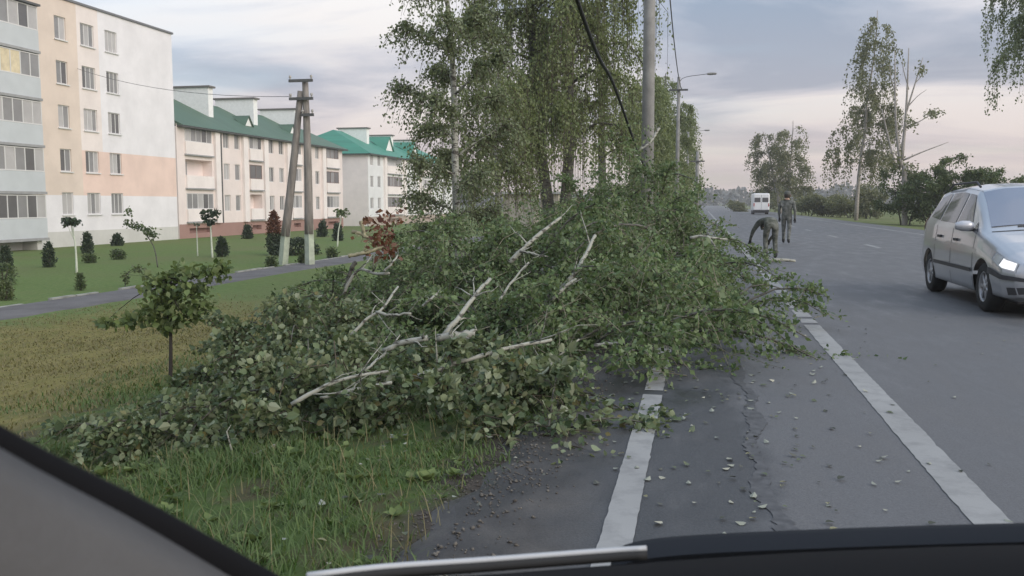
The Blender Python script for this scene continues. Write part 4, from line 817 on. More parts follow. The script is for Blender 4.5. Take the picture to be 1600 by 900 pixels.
# broken, withered crown end with split wood
limb(fallen, ((545, 400, 10.2), (570, 395, 10.2), (600, 386, 10.3)), .028, .018, 'splint', 'split_limb'); limb(fallen, ((550, 362, 10.3), (566, 366, 10.3), (582, 378, 10.3)), .024, .018, 'splint', 'split_limb'); limb(fallen, ((564, 345, 10.3), (568, 360, 10.3), (570, 372, 10.3)), .025, .02, 'splint', 'split_limb')
limb(fallen, ((556, 410, 10.2), (548, 422, 10.2), (540, 450, 10.2)), .03, .02, 'darkbark', 'limb')
S = np.vstack([np.array([at(px + rng.normal(0, sx), py + rng.normal(0, sy), 10.4 + rng.normal(0, .25)) for _ in range(n)]) for px, py, sx, sy, n in [(592, 370, 13, 13, 110), (612, 345, 10, 9, 45), (598, 393, 10, 8, 50), (575, 340, 6, 5, 20)]])
leaves('withered_leaves', S, rdir(len(S)), rdir(len(S)), rng.uniform(.05, .10, len(S)), M['leaf_red'], fallen)['kind'] = 'stuff'
for K, a, b_ in [(((320, 756, 4.95), (360, 733, 5.0), (395, 715, 5.05), (462, 705, 5.15)), .023, .011), (((376, 728, 5.0), (395, 712, 5.03), (434, 694, 5.1)), .010, .005), (((170, 765, 5.4), (180, 752, 5.42), (190, 742, 5.45)), .012, .006),
                 (((455, 632, 5.38), (505, 605, 5.48), (550, 589, 5.62), (606, 580, 5.85)), .015, .010), (((500, 622, 5.5), (540, 612, 5.58), (575, 604, 5.66), (612, 598, 5.75)), .010, .013), (((700, 848, 3.75), (715, 838, 3.78), (735, 812, 3.9)), .006, .003), (((600, 664, 5.7), (615, 661, 5.7), (632, 660, 5.7)), .010, .008), (((700, 642, 5.75), (725, 641, 5.8), (760, 640, 5.85)), .006, .004), (((458, 690, 5.6), (476, 672, 5.7), (492, 655, 5.8)), .006, .004), (((570, 580, 6.3), (585, 566, 6.4), (602, 552, 6.6)), .012, .008)]:
    limb(branch, K, a, b_)
fixchildren(fallen)
inv = Matrix.Translation(-Vector(branch.location))
for c in branch.children: c.matrix_parent_inverse = inv

# ------------------------------------------------------------------ grass
def grass(name, lab, n, xr, yr_, hfun, wd, m, seed, dens=None):
    r = np.random.default_rng(seed); x = r.uniform(*xr, n); y = r.uniform(*yr_, n)
    if dens is not None: k = r.uniform(0, 1, n) < dens(x, y); x, y = x[k], y[k]
    n = len(x); h = hfun(x, y, r); a = r.uniform(0, 2 * math.pi, n); b_ = r.uniform(0.2, 1.5, n) * h; c = np.cos(a); s = np.sin(a); z = terr(x) - 0.005; wv = wd * r.uniform(.6, 1.4, n) * (0.7 + y * 0.06)
    px_, py_ = -s * wv, c * wv
    V = np.stack([np.stack([x - px_, y - py_, z], 1), np.stack([x + px_, y + py_, z], 1), np.stack([x + c * b_ * .35 + px_ * .7, y + s * b_ * .35 + py_ * .7, z + h * .6], 1), np.stack([x + c * b_ * .35 - px_ * .7, y + s * b_ * .35 - py_ * .7, z + h * .6], 1), np.stack([x + c * b_, y + s * b_, z + h * .92], 1)], 1)
    base = (np.arange(n) * 5)[:, None]; L = np.concatenate([np.array([0, 1, 2, 3])[None] + base, np.array([3, 2, 4])[None] + base], 1).ravel()
    o = fast(name, V.reshape(-1, 3), L, np.tile([4, 3], n), m); tag(o, lab, 'grass', kind='stuff'); return o
def dn(x, y): return np.clip((-0.92 - x + 0.12 * np.sin(y * 2.7) + 0.1 * np.sin(y * 6.1)) / 0.55, 0, 1) * np.clip(0.5 + 0.75 * np.sin(x * 2.3 + y * 1.1) * np.sin(y * 2.9 - x) + 0.3 * np.sin(x * 7 + y * 5), 0.08, 1)
grass('grass', 'rough green verge grass beside the road', 130000, (-5.5, -0.75), (2.2, 8.5), lambda x, y, r: r.uniform(.025, .085, len(x)) * (1 + .45 * np.sin(x * 3 + y * 2)), 0.0036, M['grass'], 5, dn)
grass('grass', 'green grass growing among and behind the fallen branches', 60000, (-8, -1.0), (8, 22), lambda x, y, r: r.uniform(.03, .10, len(x)), 0.005, M['grass'], 6, lambda x, y: np.clip((x + 8) / 3, 0.15, 1))
grass('dry_grass', 'dry yellowish mown grass between verge and footpath', 60000, (-15.5, -5.0), (6, 24), lambda x, y, r: r.uniform(.02, .06, len(x)), 0.006, M['drygrass'], 9, lambda x, y: np.clip(np.minimum((-5.0 - x) / 2, (21 - y) / 6 + .2), 0.05, 1))

# broad-leaved weeds and litter in the verge
rw = np.random.default_rng(66); nr = 330; cx_ = rw.uniform(-4.6, -1.15, nr); cy_ = rw.uniform(2.6, 8.5, nr); k_ = np.repeat(np.arange(nr), 9); aw = rw.uniform(0, 6.28, len(k_)); lw = rw.uniform(.03, .09, nr)[k_] * rw.uniform(.6, 1.2, len(k_))
Pw = np.stack([cx_[k_], cy_[k_], terr(cx_[k_]) + .012], 1) + rw.normal(0, .008, (len(k_), 3)) * np.array([1, 1, .3]); Dw = np.stack([np.cos(aw), np.sin(aw), rw.uniform(.15, 1.0, len(k_))], 1)
tag(leaves('weeds', Pw, Dw, np.tile([0, 0, 1.0], (len(k_), 1)) + rw.normal(0, .2, (len(k_), 3)), lw, M['leaf_sap2'], None, True), 'low broad-leaved weeds scattered through the verge grass', 'weeds', kind='stuff')
grass('dead_stalks', 'dry pale grass stalks standing in the verge', 2600, (-5.0, -1.05), (2.6, 8.5), lambda x, y, r: r.uniform(.06, .2, len(x)), 0.0022, M['drygrass'], 19)
# grit and crumbs of soil along the broken asphalt edge
rg = np.random.default_rng(55); n = 3200; gy = rg.uniform(2.6, 9.0, n); gx = rg.normal(-1.02, 0.16, n) + 0.06 * np.sin(gy * 3.1); gs = rg.uniform(0.003, 0.011, n) * rg.uniform(0.5, 1.2, n)
gz = np.where(gx > -1.0, 0.003, terr(gx)) + gs * 0.3
oct_ = np.array([(1, 0, 0), (-1, 0, 0), (0, 1, 0), (0, -1, 0), (0, 0, .7), (0, 0, -.7)], float); of = [(0, 2, 4), (2, 1, 4), (1, 3, 4), (3, 0, 4), (2, 0, 5), (1, 2, 5), (3, 1, 5), (0, 3, 5)]
V = np.stack([gx, gy, gz], 1)[:, None] + gs[:, None, None] * (oct_[None] + rg.normal(0, .25, (n, 6, 3))); L = np.concatenate([np.array(f)[None] + (np.arange(n) * 6)[:, None] for f in of], 1).ravel()
tag(fast('gravel', V.reshape(-1, 3), L, np.full(n * 8, 3), mat('grit', (0.05, 0.044, 0.038), 0.95, col2=(0.15, 0.138, 0.12), scale=14)), 'grit and soil crumbs along the broken asphalt edge', 'gravel', kind='stuff')
# ------------------------------------------------------------------ loose leaves on the asphalt
flm = []
for k, (c1, cu_) in enumerate([((0.10, 0.12, 0.07), (0.36, 0.37, 0.32)), ((0.045, 0.05, 0.035), (0.12, 0.12, 0.10)), ((0.22, 0.21, 0.12), (0.42, 0.42, 0.36))]):
    q = lm.copy(); q.materials.append(leaf_mat('loose_leaf', c1, c1, c1, cu_, trans=0.05)); flm.append(q)
r2 = np.random.default_rng(77)
cnt = 0
while cnt < 300:
    y = r2.uniform(3.6, 11.5); x = r2.normal(0.15, 0.62) if cnt < 240 else r2.uniform(-1.0, 3.4)
    if cnt >= 265: x = r2.uniform(-2.0, -0.9); y = r2.uniform(3.0, 5.2)
    if not (-2.0 < x < 3.4) or (y > 7 and x < (y - 7) * 0.28): continue
    ck = int(r2.choice([0, 1, 2], p=[.4, .4, .2])); o = bpy.data.objects.new('fallen_leaf', flm[ck]); COL.objects.link(o)
    o.location = (x, y, (0.0125 if x > -0.66 else tz(x) + (0.03 if x > -1.05 else 0.045))); up = r2.uniform() < 0.5
    o.rotation_euler = ((math.pi if up else 0) + r2.normal(0, .14), r2.normal(0, .14), r2.uniform(0, 6.28)); s = r2.uniform(.022, .052); o.scale = (s, s, s * 1.2)
    tag(o, ('loose green', 'loose blackish', 'loose yellowish')[ck] + ' leaf lying ' + ('on the verge grass edge' if x < -1.05 else 'on the muddy edge left of both white lines' if x < -0.37 else 'on the shoulder between the two white lines' if x < 1.15 else 'on the lane beyond the wide edge line'), 'leaf', 'leaves scattered on the asphalt'); cnt += 1
# pale broken birch piece on the road by the people
lg = gnd(1222, 413); log = MB().tube(curve_pts([(lg[0] - .35, lg[1], .05), (lg[0], lg[1] + .05, .07), (lg[0] + .3, lg[1] + .15, .045)], 8), np.linspace(.045, .03, 8), 8).build('birch_log', M['limb'], None, True); tag(log, 'short pale birch piece lying on the road before the stooping person', 'log')

# ------------------------------------------------------------------ vehicles
silver = mat('silver_paint', (0.47, 0.48, 0.50), 0.30, metal=0.55, coat=0.9, var=0.03, scale=2)
glass_m = mat('car_glass', (0.06, 0.065, 0.075), 0.05, spec=0.8); glass_l = mat('sky_tinted_windscreen', (0.15, 0.185, 0.25), 0.06, spec=0.9)  # windscreen base colour carries the pale blue of the reflected sky
trimm = mat('dark_trim', (0.045, 0.045, 0.048), 0.6)
def wheel(parent, c, rad, wid, outer):
    w_ = MB().lathe([(rad * .62, -wid / 2), (rad * .93, -wid / 2), (rad, -wid * .32), (rad, wid * .32), (rad * .93, wid / 2), (rad * .62, wid / 2), (rad * .60, 0), (rad * .62, -wid / 2)], (0, 0, 0), 'x', 28).build('wheel', M['rubber'], parent, True); w_.location = c
    s = outer; rm = MB(); rm.lathe([(rad * .64, s * wid * .42), (rad * .60, s * wid * .49), (rad * .56, s * wid * .40), (rad * .56, 0)], (0, 0, 0), 'x', 24); rm.lathe([(0, s * wid * .44), (rad * .16, s * wid * .44), (rad * .18, s * wid * .30)], (0, 0, 0), 'x', 12)
    for k in range(7):
        a = 2 * math.pi * k / 7; ca, sa = math.cos(a), math.sin(a); t0, t1 = rad * .045, rad * .075
        x0, x1 = s * wid * .40, s * wid * .26; q = []
        for x_ in (x0, x1):
            for (rr, tt) in ((rad * .1, t0), (rad * .58, t1)): q += [(x_, rr * ca - tt * sa, rr * sa + tt * ca), (x_, rr * ca + tt * sa, rr * sa - tt * ca)]
        b = len(rm.V); rm.V += q; rm.F += [(b, b + 1, b + 3, b + 2), (b + 4, b + 6, b + 7, b + 5), (b, b + 2, b + 6, b + 4), (b + 1, b + 5, b + 7, b + 3), (b + 2, b + 3, b + 7, b + 6)]
    rm.build('rim', mat('alloy', (0.40, 0.40, 0.41), 0.4, metal=0.5), w_, True)
    MB().lathe([(0, -s * .02), (rad * .55, -s * .02)], (0, 0, 0), 'x', 20).build('hub_disc', trimm, w_)
    return w_
class Body:
    """lofted car shell; u along length from the front, half section given by key tables"""
    def __init__(s, keys, order): s.k = keys; s.u = np.array([k[0] for k in keys]); s.sec = np.array([k[1] for k in keys])
    def at(s, u, v, side=1):
        q = np.array([[np.interp(u, s.u, s.sec[:, j, c]) for c in (0, 1)] for j in range(s.sec.shape[1])]); i = min(int(v), len(q) - 2); p = q[i] + (q[i + 1] - q[i]) * (v - i)
        return np.array([side * p[0], u, p[1]])
    def n(s, u, v, side=1):
        e = 0.01; a = s.at(u + e, v, side) - s.at(u - e, v, side); b_ = s.at(u, min(v + e, s.sec.shape[1] - 1), side) - s.at(u, max(0, v - e), side); c = np.cross(a, b_) * side; c = c / (np.linalg.norm(c) + 1e-9)
        return c
    def shell(s, name, m, parent, us, sub=3):
        nv = (s.sec.shape[1] - 1) * sub + 1; vs_ = np.linspace(0, s.sec.shape[1] - 1, nv); V = []; Fq = []
        for u in us:
            L_ = [s.at(u, v, 1) for v in vs_]; V += L_ + [p * np.array([-1, 1, 1]) for p in L_[-2::-1]]
        w_ = 2 * nv - 1
        for i in range(len(us) - 1):
            for j in range(w_ - 1): a = i * w_ + j; Fq.append((a, a + 1, a + w_ + 1, a + w_))
        Fq.append(tuple(range(w_ - 1, -1, -1))); Fq.append(tuple((len(us) - 1) * w_ + j for j in range(w_)))
        return raw(name, V, Fq, m, parent, True)
    def patch(s, name, m, parent, poly, side=1, off=0.006, nu=8):
        """poly: (u0,u1,[v at bottom fn],[v top fn]) four-sided patch u0->u1; corners (u,v) bl, br, tr, tl"""
        bl, br, tr, tl = [np.array(p, float) for p in poly]; V = []; Fq = []; nvv = 5
        for i in range(nu + 1):
            for j in range(nvv + 1):
                a, b_ = i / nu, j / nvv; uv = (bl * (1 - a) + br * a) * (1 - b_) + (tl * (1 - a) + tr * a) * b_
                V.append(s.at(uv[0], uv[1], side) + off * s.n(uv[0], uv[1], side))
        for i in range(nu):
            for j in range(nvv): a = i * (nvv + 1) + j; Fq.append((a, a + nvv + 1, a + nvv + 2, a + 1))
        return raw(name, V, Fq, m, parent, True)
# half sections: bottom, sill, lower door, mid, belt, roof edge, roof mid, centre  (x, z)
def hs(wb, zb, ws, zs, wl, zl, wm_, zm, wt, zt, wr, zr, wc, zc, z0): return [(wb, zb), (ws, zs), (wl, zl), (wm_, zm), (wt, zt), (wr, zr), (wc, zc), (0.0, z0)]
ZK = [(0.00, hs(.30, .26, .52, .30, .58, .42, .58, .52, .52, .60, .46, .62, .26, .63, .635)),
      (0.06, hs(.50, .22, .68, .27, .73, .42, .72, .56, .66, .66, .58, .69, .30, .71, .72)),
      (0.22, hs(.60, .19, .79, .25, .83, .42, .82, .58, .76, .72, .66, .78, .34, .81, .815)),
      (0.50, hs(.64, .18, .82, .25, .86, .45, .855, .66, .81, .83, .70, .88, .36, .905, .91)),
      (0.95, hs(.66, .18, .83, .24, .868, .46, .865, .72, .825, .945, .72, .985, .38, 1.005, 1.01)),
      (1.12, hs(.66, .18, .83, .24, .87, .46, .868, .74, .83, .975, .74, 1.045, .40, 1.08, 1.09)),
      (1.60, hs(.66, .18, .83, .24, .87, .46, .87, .75, .835, .99, .665, 1.345, .36, 1.395, 1.41)),
      (1.95, hs(.66, .18, .83, .24, .87, .46, .87, .75, .835, 1.00, .62, 1.525, .34, 1.585, 1.60)),
      (2.60, hs(.66, .18, .83, .24, .87, .46, .87, .76, .835, 1.02, .60, 1.575, .34, 1.635, 1.65)),
      (3.40, hs(.66, .18, .83, .24, .87, .46, .865, .77, .83, 1.045, .59, 1.555, .34, 1.615, 1.63)),
      (3.95, hs(.64, .20, .82, .26, .855, .46, .85, .78, .81, 1.07, .58, 1.50, .34, 1.555, 1.57)),
      (4.12, hs(.62, .22, .80, .28, .84, .46, .83, .78, .79, 1.08, .60, 1.30, .34, 1.34, 1.35)),
      (4.26, hs(.58, .25, .76, .31, .79, .46, .78, .76, .74, 1.02, .58, 1.06, .34, 1.08, 1.085)),
      (4.32, hs(.50, .28, .66, .34, .68, .46, .66, .62, .58, .74, .46, .77, .3, .78, .785))]
zaf = empty('silver_minivan', (4.34, 11.38, 0.0)); tag(zaf, 'silver minivan with lit headlights on the lane', 'minivan')
bd = Body(ZK, None); us = sorted(set(list(np.linspace(0, 4.32, 60)) + [k[0] for k in ZK] + [.01, .03, .1, .15]))
sh = bd.shell('body', silver, zaf, us)
# wheel arches cut with cylinders
def cut(o, cyl):
    md = o.modifiers.new('b', 'BOOLEAN'); md.operation = 'DIFFERENCE'; md.object = cyl; md.solver = 'EXACT'
    dg = bpy.context.evaluated_depsgraph_get(); me = bpy.data.meshes.new_from_object(o.evaluated_get(dg)); o.modifiers.clear(); o.data = me; bpy.data.objects.remove(cyl)
    me.polygons.foreach_set('use_smooth', [True] * len(me.polygons))
AX = (0.875, 3.57)
for side in (1, -1):
    for u in AX:
        c = MB().lathe([(0, -.16), (.36, -.16), (.36, .16), (0, .16)], (0, 0, 0), 'x', 28).build('cutter', trimm); bm = bmesh.new(); bm.from_mesh(c.data); bmesh.ops.remove_doubles(bm, verts=bm.verts, dist=1e-4); bmesh.ops.recalc_face_normals(bm, faces=bm.faces); bm.to_mesh(c.data); bm.free()
        c.location = Vector(zaf.location) + Vector((side * .80, u, .315)); bpy.context.view_layer.update(); cut(sh, c)
sh.data.materials.clear(); sh.data.materials.append(silver)
for side in (-1, 1):
    for u in AX: wheel(zaf, (side * .735, u, .315), .315, .20, side)
    bd.patch('side_window', glass_m, zaf, ((1.50, 4.12), (2.28, 4.12), (2.28, 4.90), (1.98, 4.90)), side)
    bd.patch('side_window', glass_m, zaf, ((2.36, 4.12), (3.16, 4.12), (3.16, 4.90), (2.36, 4.90)), side)
    bd.patch('side_window', glass_m, zaf, ((3.26, 4.14), (3.98, 4.2), (3.84, 4.86), (3.26, 4.90)), side)
    bd.patch('quarter_window', glass_m, zaf, ((1.24, 4.1), (1.44, 4.12), (1.44, 4.52), (1.42, 4.5)), side)
    bd.patch('rubbing_strip', trimm, zaf, ((1.28, 2.05), (3.20, 2.05), (3.20, 2.22), (1.28, 2.22)), side, 0.012)
    for u0 in (2.32, 3.21): bd.patch('door_seam', trimm, zaf, ((u0 - .008, 1.1), (u0 + .008, 1.1), (u0 + .008, 4.0), (u0 - .008, 4.0)), side, 0.003, 2)
    bd.patch('door_seam', trimm, zaf, ((1.26, 1.1), (1.274, 1.1), (1.274, 4.0), (1.26, 4.0)), side, 0.003, 2)
    for u0 in (2.08, 2.95):
        p = bd.at(u0, 3.45, side); MB().box(p[0] - .03, p[0] + .03, p[1] - .08, p[1] + .08, p[2] - .018, p[2] + .018).build('door_handle', trimm, zaf)
    hl = bd.patch('headlight', mat('headlight_lens', (0.42, 0.43, 0.45), 0.08, coat=0.8), zaf, ((.06, 2.95), (.52, 3.12), (.47, 3.80), (.08, 3.90)), side, 0.008, 10); bd.patch('lit_lamp', mat('lit_lamp', (0.8, 0.8, 0.8), 0.1, emit=((1.0, 0.98, 0.95), 0.45)), hl, ((.075, 3.05), (.30, 3.12), (.27, 3.76), (.095, 3.82)), side, 0.014, 8); bd.patch('reflector', mat('reflector', (0.7, 0.7, 0.7), 0.2, metal=0.6), hl, ((.32, 3.14), (.46, 3.2), (.43, 3.72), (.29, 3.76)), side, 0.013, 6)
    bd.patch('indicator', mat('indicator_lens', (0.45, 0.42, 0.40), 0.15), zaf, ((.50, 3.25), (.60, 3.32), (.58, 3.68), (.46, 3.75)), side, 0.010, 3)
    bd.patch('tail_lamp', mat('tail_lens', (0.35, 0.02, 0.02), 0.2), zaf, ((4.10, 3.6), (4.24, 3.6), (4.16, 4.8), (4.02, 4.8)), side, 0.01)
    m0 = bd.at(1.42, 4.25, side); mr = MB(); mr.lathe([(0, -.10), (.055, -.09), (.085, -.02), (.085, .05), (.05, .10), (0, .11)], (0, 0, 0), 'x', 14); mo = mr.build('wing_mirror', mat('mirror_shell', (0.5, 0.5, 0.52), 0.3, metal=.3, coat=.5), zaf, True); mo.location = (m0[0] + side * .15, m0[1] - .02, m0[2] + .02); mo.scale = (1.15, .8, .82); MB().box(min(m0[0], m0[0] + side * .1), max(m0[0], m0[0] + side * .1), m0[1] - .03, m0[1] + .03, m0[2] - .05, m0[2] - .01).build('mirror_arm', trimm, zaf)
    MB().tube([(side * .60, 2.0, 1.585), (side * .595, 2.2, 1.655), (side * .585, 3.4, 1.645), (side * .58, 3.65, 1.565)], .016, 6).build('roof_rail', trimm, zaf)
    bd.patch('bumper_strip', trimm, zaf, ((.012, 2.25), (.62, 2.25), (.62, 2.6), (.012, 2.6)), side, 0.012, 10)
    bd.patch('fog_lamp_recess', trimm, zaf, ((.01, 1.15), (.16, 1.15), (.16, 1.7), (.01, 1.7)), side, 0.008, 4)
def span(name, m, u0, u1, v0, off=.006, n=12, parent=zaf, body=bd):
    V = []; Fq = []; vs_ = list(np.linspace(v0, 7, 7)); L_ = len(vs_) * 2 - 1
    for i in range(n + 1):
        u = u0 + (u1 - u0) * i / n
        row = [body.at(u, v, 1) + off * np.array([0, -.4 if u < 2 else .4, .9]) for v in vs_]; V += row + [p * np.array([-1, 1, 1]) for p in row[-2::-1]]
    for i in range(n):
        for j in range(L_ - 1): a = i * L_ + j; Fq.append((a, a + 1, a + L_ + 1, a + L_))
    return raw(name, V, Fq, m, parent, True)
span('windscreen', glass_l, 1.13, 1.90, 5.12, .010); span('rear_window', glass_m, 3.99, 4.2, 5.2, .010)
span('bonnet_seam', trimm, .985, 1.005, 5.0, .004, 2)
MB().box(-.30, .30, -.012, .02, .53, .60).build('grille', trimm, zaf); MB().box(-.26, .26, -.022, -.008, .34, .45).build('number_plate', mat('plate', (0.6, 0.6, 0.58), .5), zaf)
for x in (-.4, .05):
    MB().tube([(x, 1.09, 1.075), (x + .28, 1.10, 1.09), (x + .52, 1.14, 1.075)], .008, 5).build('wiper', trimm, zaf)
MB().box(-.62, .62, .25, 4.1, .17, .24).build('underbody', trimm, zaf)

# white van
van = empty('white_van', (7.35, 116, 0.004)); tag(van, 'white high-roof van driving away down the road', 'van')
def rbox(name, m, parent, x0, x1, y0, y1, z0, z1, bev=.12):
    o = MB().box(x0, x1, y0, y1, z0, z1).build(name, m, parent); bm = bmesh.new(); bm.from_mesh(o.data); bmesh.ops.bevel(bm, geom=bm.edges[:], offset=bev, segments=3, affect='EDGES', profile=.6); bm.to_mesh(o.data); bm.free(); return o
rbox('body', M['white_paint'], van, -1.0, 1.0, 0, 5.2, .42, 2.62, .22)
for s in (-1, 1):
    MB().box(s * .47 - .36, s * .47 + .36, -.015, -.003, 1.52, 2.08).build('rear_window', glass_m, van)
    MB().box(s * .88 - .06, s * .88 + .06, -.02, -.003, 1.0, 1.4).build('tail_lamp', mat('van_tail', (0.4, 0.05, 0.04), .3), van)
    for u in (1.2, 4.2): wheel(van, (s * .85, u, .34), .34, .22, s)
MB().box(-.012, .012, -.008, -.002, .6, 2.4).build('door_seam', trimm, van); rbox('bumper', trimm, van, -.98, .98, -.12, .1, .34, .58, .04); MB().box(-.9, .9, .15, 4.9, .2, .44).build('underbody', trimm, van)

# ------------------------------------------------------------------ people
def camo(name, a, b_, c):
    m = bpy.data.materials.new(name); m.use_nodes = True; t = m.node_tree; b = t.nodes['Principled BSDF']; b.inputs['Roughness'].default_value = .9
    tc = N(t, 'ShaderNodeTexCoord'); n = N(t, 'ShaderNodeTexNoise', i_Scale=9.0, i_Detail=3.0); t.links.new(tc.outputs['Object'], n.inputs[0])
    t.links.new(ramp(t, n.outputs[0], [(0, a), (0.46, b_), (0.56, c)], 'CONSTANT'), b.inputs['Base Color']); return m
bootm = mat('boots', (.02, .02, .02), .6); hairm = mat('hair', (.035, .028, .022), .8)
def person(label, loc, rz, J, E, Rr, cloth, capm):
    root = empty('person', loc, rz); tag(root, label, 'person', 'people working by the fallen birch')
    names = list(J); me = bpy.data.meshes.new('body'); me.from_pydata([J[k] for k in names], [(names.index(a), names.index(b_)) for a, b_ in E], [])
    o = link(bpy.data.objects.new('body', me), root); md = o.modifiers.new('s', 'SKIN'); md.use_smooth_shade = True
    for i, k in enumerate(names): sv = me.skin_vertices[0].data[i]; r_ = Rr[k]; sv.radius = r_ if isinstance(r_, tuple) else (r_, r_); sv.use_root = (k == 'pelvis')
    o.modifiers.new('d', 'SUBSURF').levels = 2
    bpy.context.view_layer.update(); dg = bpy.context.evaluated_depsgraph_get(); m2 = bpy.data.meshes.new_from_object(o.evaluated_get(dg)); o.modifiers.clear(); o.data = m2; m2.materials.clear()
    for m in (cloth, M['skin'], bootm): m2.materials.append(m)
    hd = Vector(J['head']); hands = [Vector(J[k]) for k in names if k.startswith('fing')]; nk = Vector(J['neck'])
    for p in m2.polygons:
        c = p.center; p.use_smooth = True
        p.material_index = 1 if ((c - hd).length < .17 and (c - nk).length > .05) else (2 if c.z < .15 or any((c - h).length < .11 for h in hands) else 0)
    # cap, hair, ears and nose
    up = (hd - nk).normalized(); fw = Vector(J['face']).normalized(); sd_ = up.cross(fw).normalized()
    mat4 = Matrix((sd_, fw, up)).transposed().to_4x4(); mat4.translation = hd
    cp = MB().lathe([(.108, .0), (.114, .04), (.10, .10), (.05, .135), (0, .14)], (0, 0, .02), n=16); cp.quad((-.07, .09, .025), (.07, .09, .025), (.05, .18, .01), (-.05, .18, .01)); cpo = cp.build('cap', capm, root, True); cpo.matrix_basis = mat4
    hr = MB().lathe([(.085, -.085), (.10, -.05), (.108, .0), (.10, .03)], (0, -.012, .0), n=14).build('hair', hairm, root, True); hr.matrix_basis = mat4
    f_ = MB(); f_.quad((-.014, .098, .0), (.014, .098, .0), (.016, .125, -.035), (-.016, .125, -.035)); f_.quad((-.016, .125, -.035), (.016, .125, -.035), (0, .098, -.05)); f_.box(-.115, -.10, -.02, .015, -.03, .03); f_.box(.10, .115, -.02, .015, -.03, .03); f_.build('face', M['skin'], root).matrix_basis = mat4
    ey = MB(); ey.box(-.045, -.02, .095, .103, .0, .012); ey.box(.02, .045, .095, .103, .0, .012); ey.box(-.028, .028, .09, .1, -.072, -.062); ey.build('eyes_and_mouth', hairm, root).matrix_basis = mat4
    return root
def hand(J, E, Rr, w, d, k, s):
    """five short finger chains rooted in the palm"""
    w = Vector(w); d = Vector(d).normalized(); sd_ = d.cross(Vector((0, 0, 1))); sd_ = sd_.normalized() if sd_.length > .1 else Vector((1, 0, 0))
    pl = w + d * .06; J['palm' + k] = tuple(pl); E.append(('wrist' + k, 'palm' + k)); Rr['palm' + k] = (.036, .02)
    for i, (o_, L) in enumerate(((-.03, .075), (-.01, .09), (.01, .088), (.03, .07))):
        a = pl + d * .05 + sd_ * o_; b_ = a + d * L * .6 + Vector((0, 0, -.02)); J[f'kn{k}{i}'] = tuple(a); J[f'fing{k}{i}'] = tuple(b_); E += [('palm' + k, f'kn{k}{i}'), (f'kn{k}{i}', f'fing{k}{i}')]; Rr[f'kn{k}{i}'] = .0095; Rr[f'fing{k}{i}'] = .008
    a = pl + sd_ * s * .035 + d * .01; b_ = a + sd_ * s * .02 + d * .045; J['th' + k] = tuple(a); J['fingt' + k] = tuple(b_); E += [('palm' + k, 'th' + k), ('th' + k, 'fingt' + k)]; Rr['th' + k] = .011; Rr['fingt' + k] = .009
BE = [('pelvis', 'waist'), ('waist', 'chest'), ('chest', 'neckbase'), ('neckbase', 'neck'), ('neck', 'head'), ('head', 'crown'), ('chest', 'shL'), ('shL', 'elL'), ('elL', 'wristL'), ('chest', 'shR'), ('shR', 'elR'), ('elR', 'wristR'), ('pelvis', 'hipL'), ('hipL', 'knL_'), ('knL_', 'anL'), ('anL', 'toeL'), ('pelvis', 'hipR'), ('hipR', 'knR_'), ('knR_', 'anR'), ('anR', 'toeR')]
BR = dict(pelvis=(.16, .12), waist=(.155, .11), chest=(.185, .12), neckbase=(.09, .08), neck=.058, head=(.088, .10), crown=(.06, .07), shL=.075, elL=.052, wristL=.034, shR=.075, elR=.052, wristR=.034, hipL=.105, hipR=.105, knL_=.068, knR_=.068, anL=.052, anR=.052, toeL=(.045, .035), toeR=(.045, .035))
# person 2: standing, walking away (faces +Y)
J = dict(pelvis=(0, 0, .93), waist=(0, .01, 1.10), chest=(0, .02, 1.32), neckbase=(0, .02, 1.47), neck=(0, .03, 1.53), head=(0, .05, 1.63), crown=(0, .05, 1.71), shL=(-.20, .02, 1.40), elL=(-.27, .04, 1.13), wristL=(-.26, .16, .90), shR=(.20, .02, 1.40), elR=(.27, -.06, 1.13), wristR=(.28, -.06, .88), hipL=(-.095, 0, .88), knL_=(-.10, .10, .50), anL=(-.10, .10, .09), toeL=(-.11, .24, .045), hipR=(.095, 0, .88), knR_=(.10, -.03, .50), anR=(.10, -.22, .11), toeR=(.11, -.09, .045))
E = list(BE); Rr = dict(BR); hand(J, E, Rr, J['wristL'], (0, .3, -1), 'L', 1); hand(J, E, Rr, J['wristR'], (0, .05, -1), 'R', -1); J['face'] = (0, 1, .05); fc = J.pop('face')
class D2(dict): pass
def mk(label, loc, rz, J, E, Rr, face, cloth, capm):
    J2 = dict(J); o = None
    names = list(J2)
    Jx = D2(J2); Jx_face = face
    return person_build(label, loc, rz, J2, E, Rr, face, cloth, capm)
def person_build(label, loc, rz, J, E, Rr, face, cloth, capm):
    global _face
    class JJ(dict):
        def __getitem__(s, k): return face if k == 'face' else dict.__getitem__(s, k)
    return person(label, loc, rz, JJ(J), E, Rr, cloth, capm)
c1 = camo('grey_camouflage', (.085, .09, .08), (.13, .135, .12), (.17, .175, .165)); c2 = camo('green_camouflage', (.06, .065, .05), (.10, .105, .085), (.15, .155, .135))
p2 = gnd(1228, 382); person_build('person in grey camouflage walking on the road beyond the stooping person', (p2[0], p2[1], .004), R(-12), J, E, Rr, fc, c1, mat('cap_grey', (.10, .105, .095), .9))
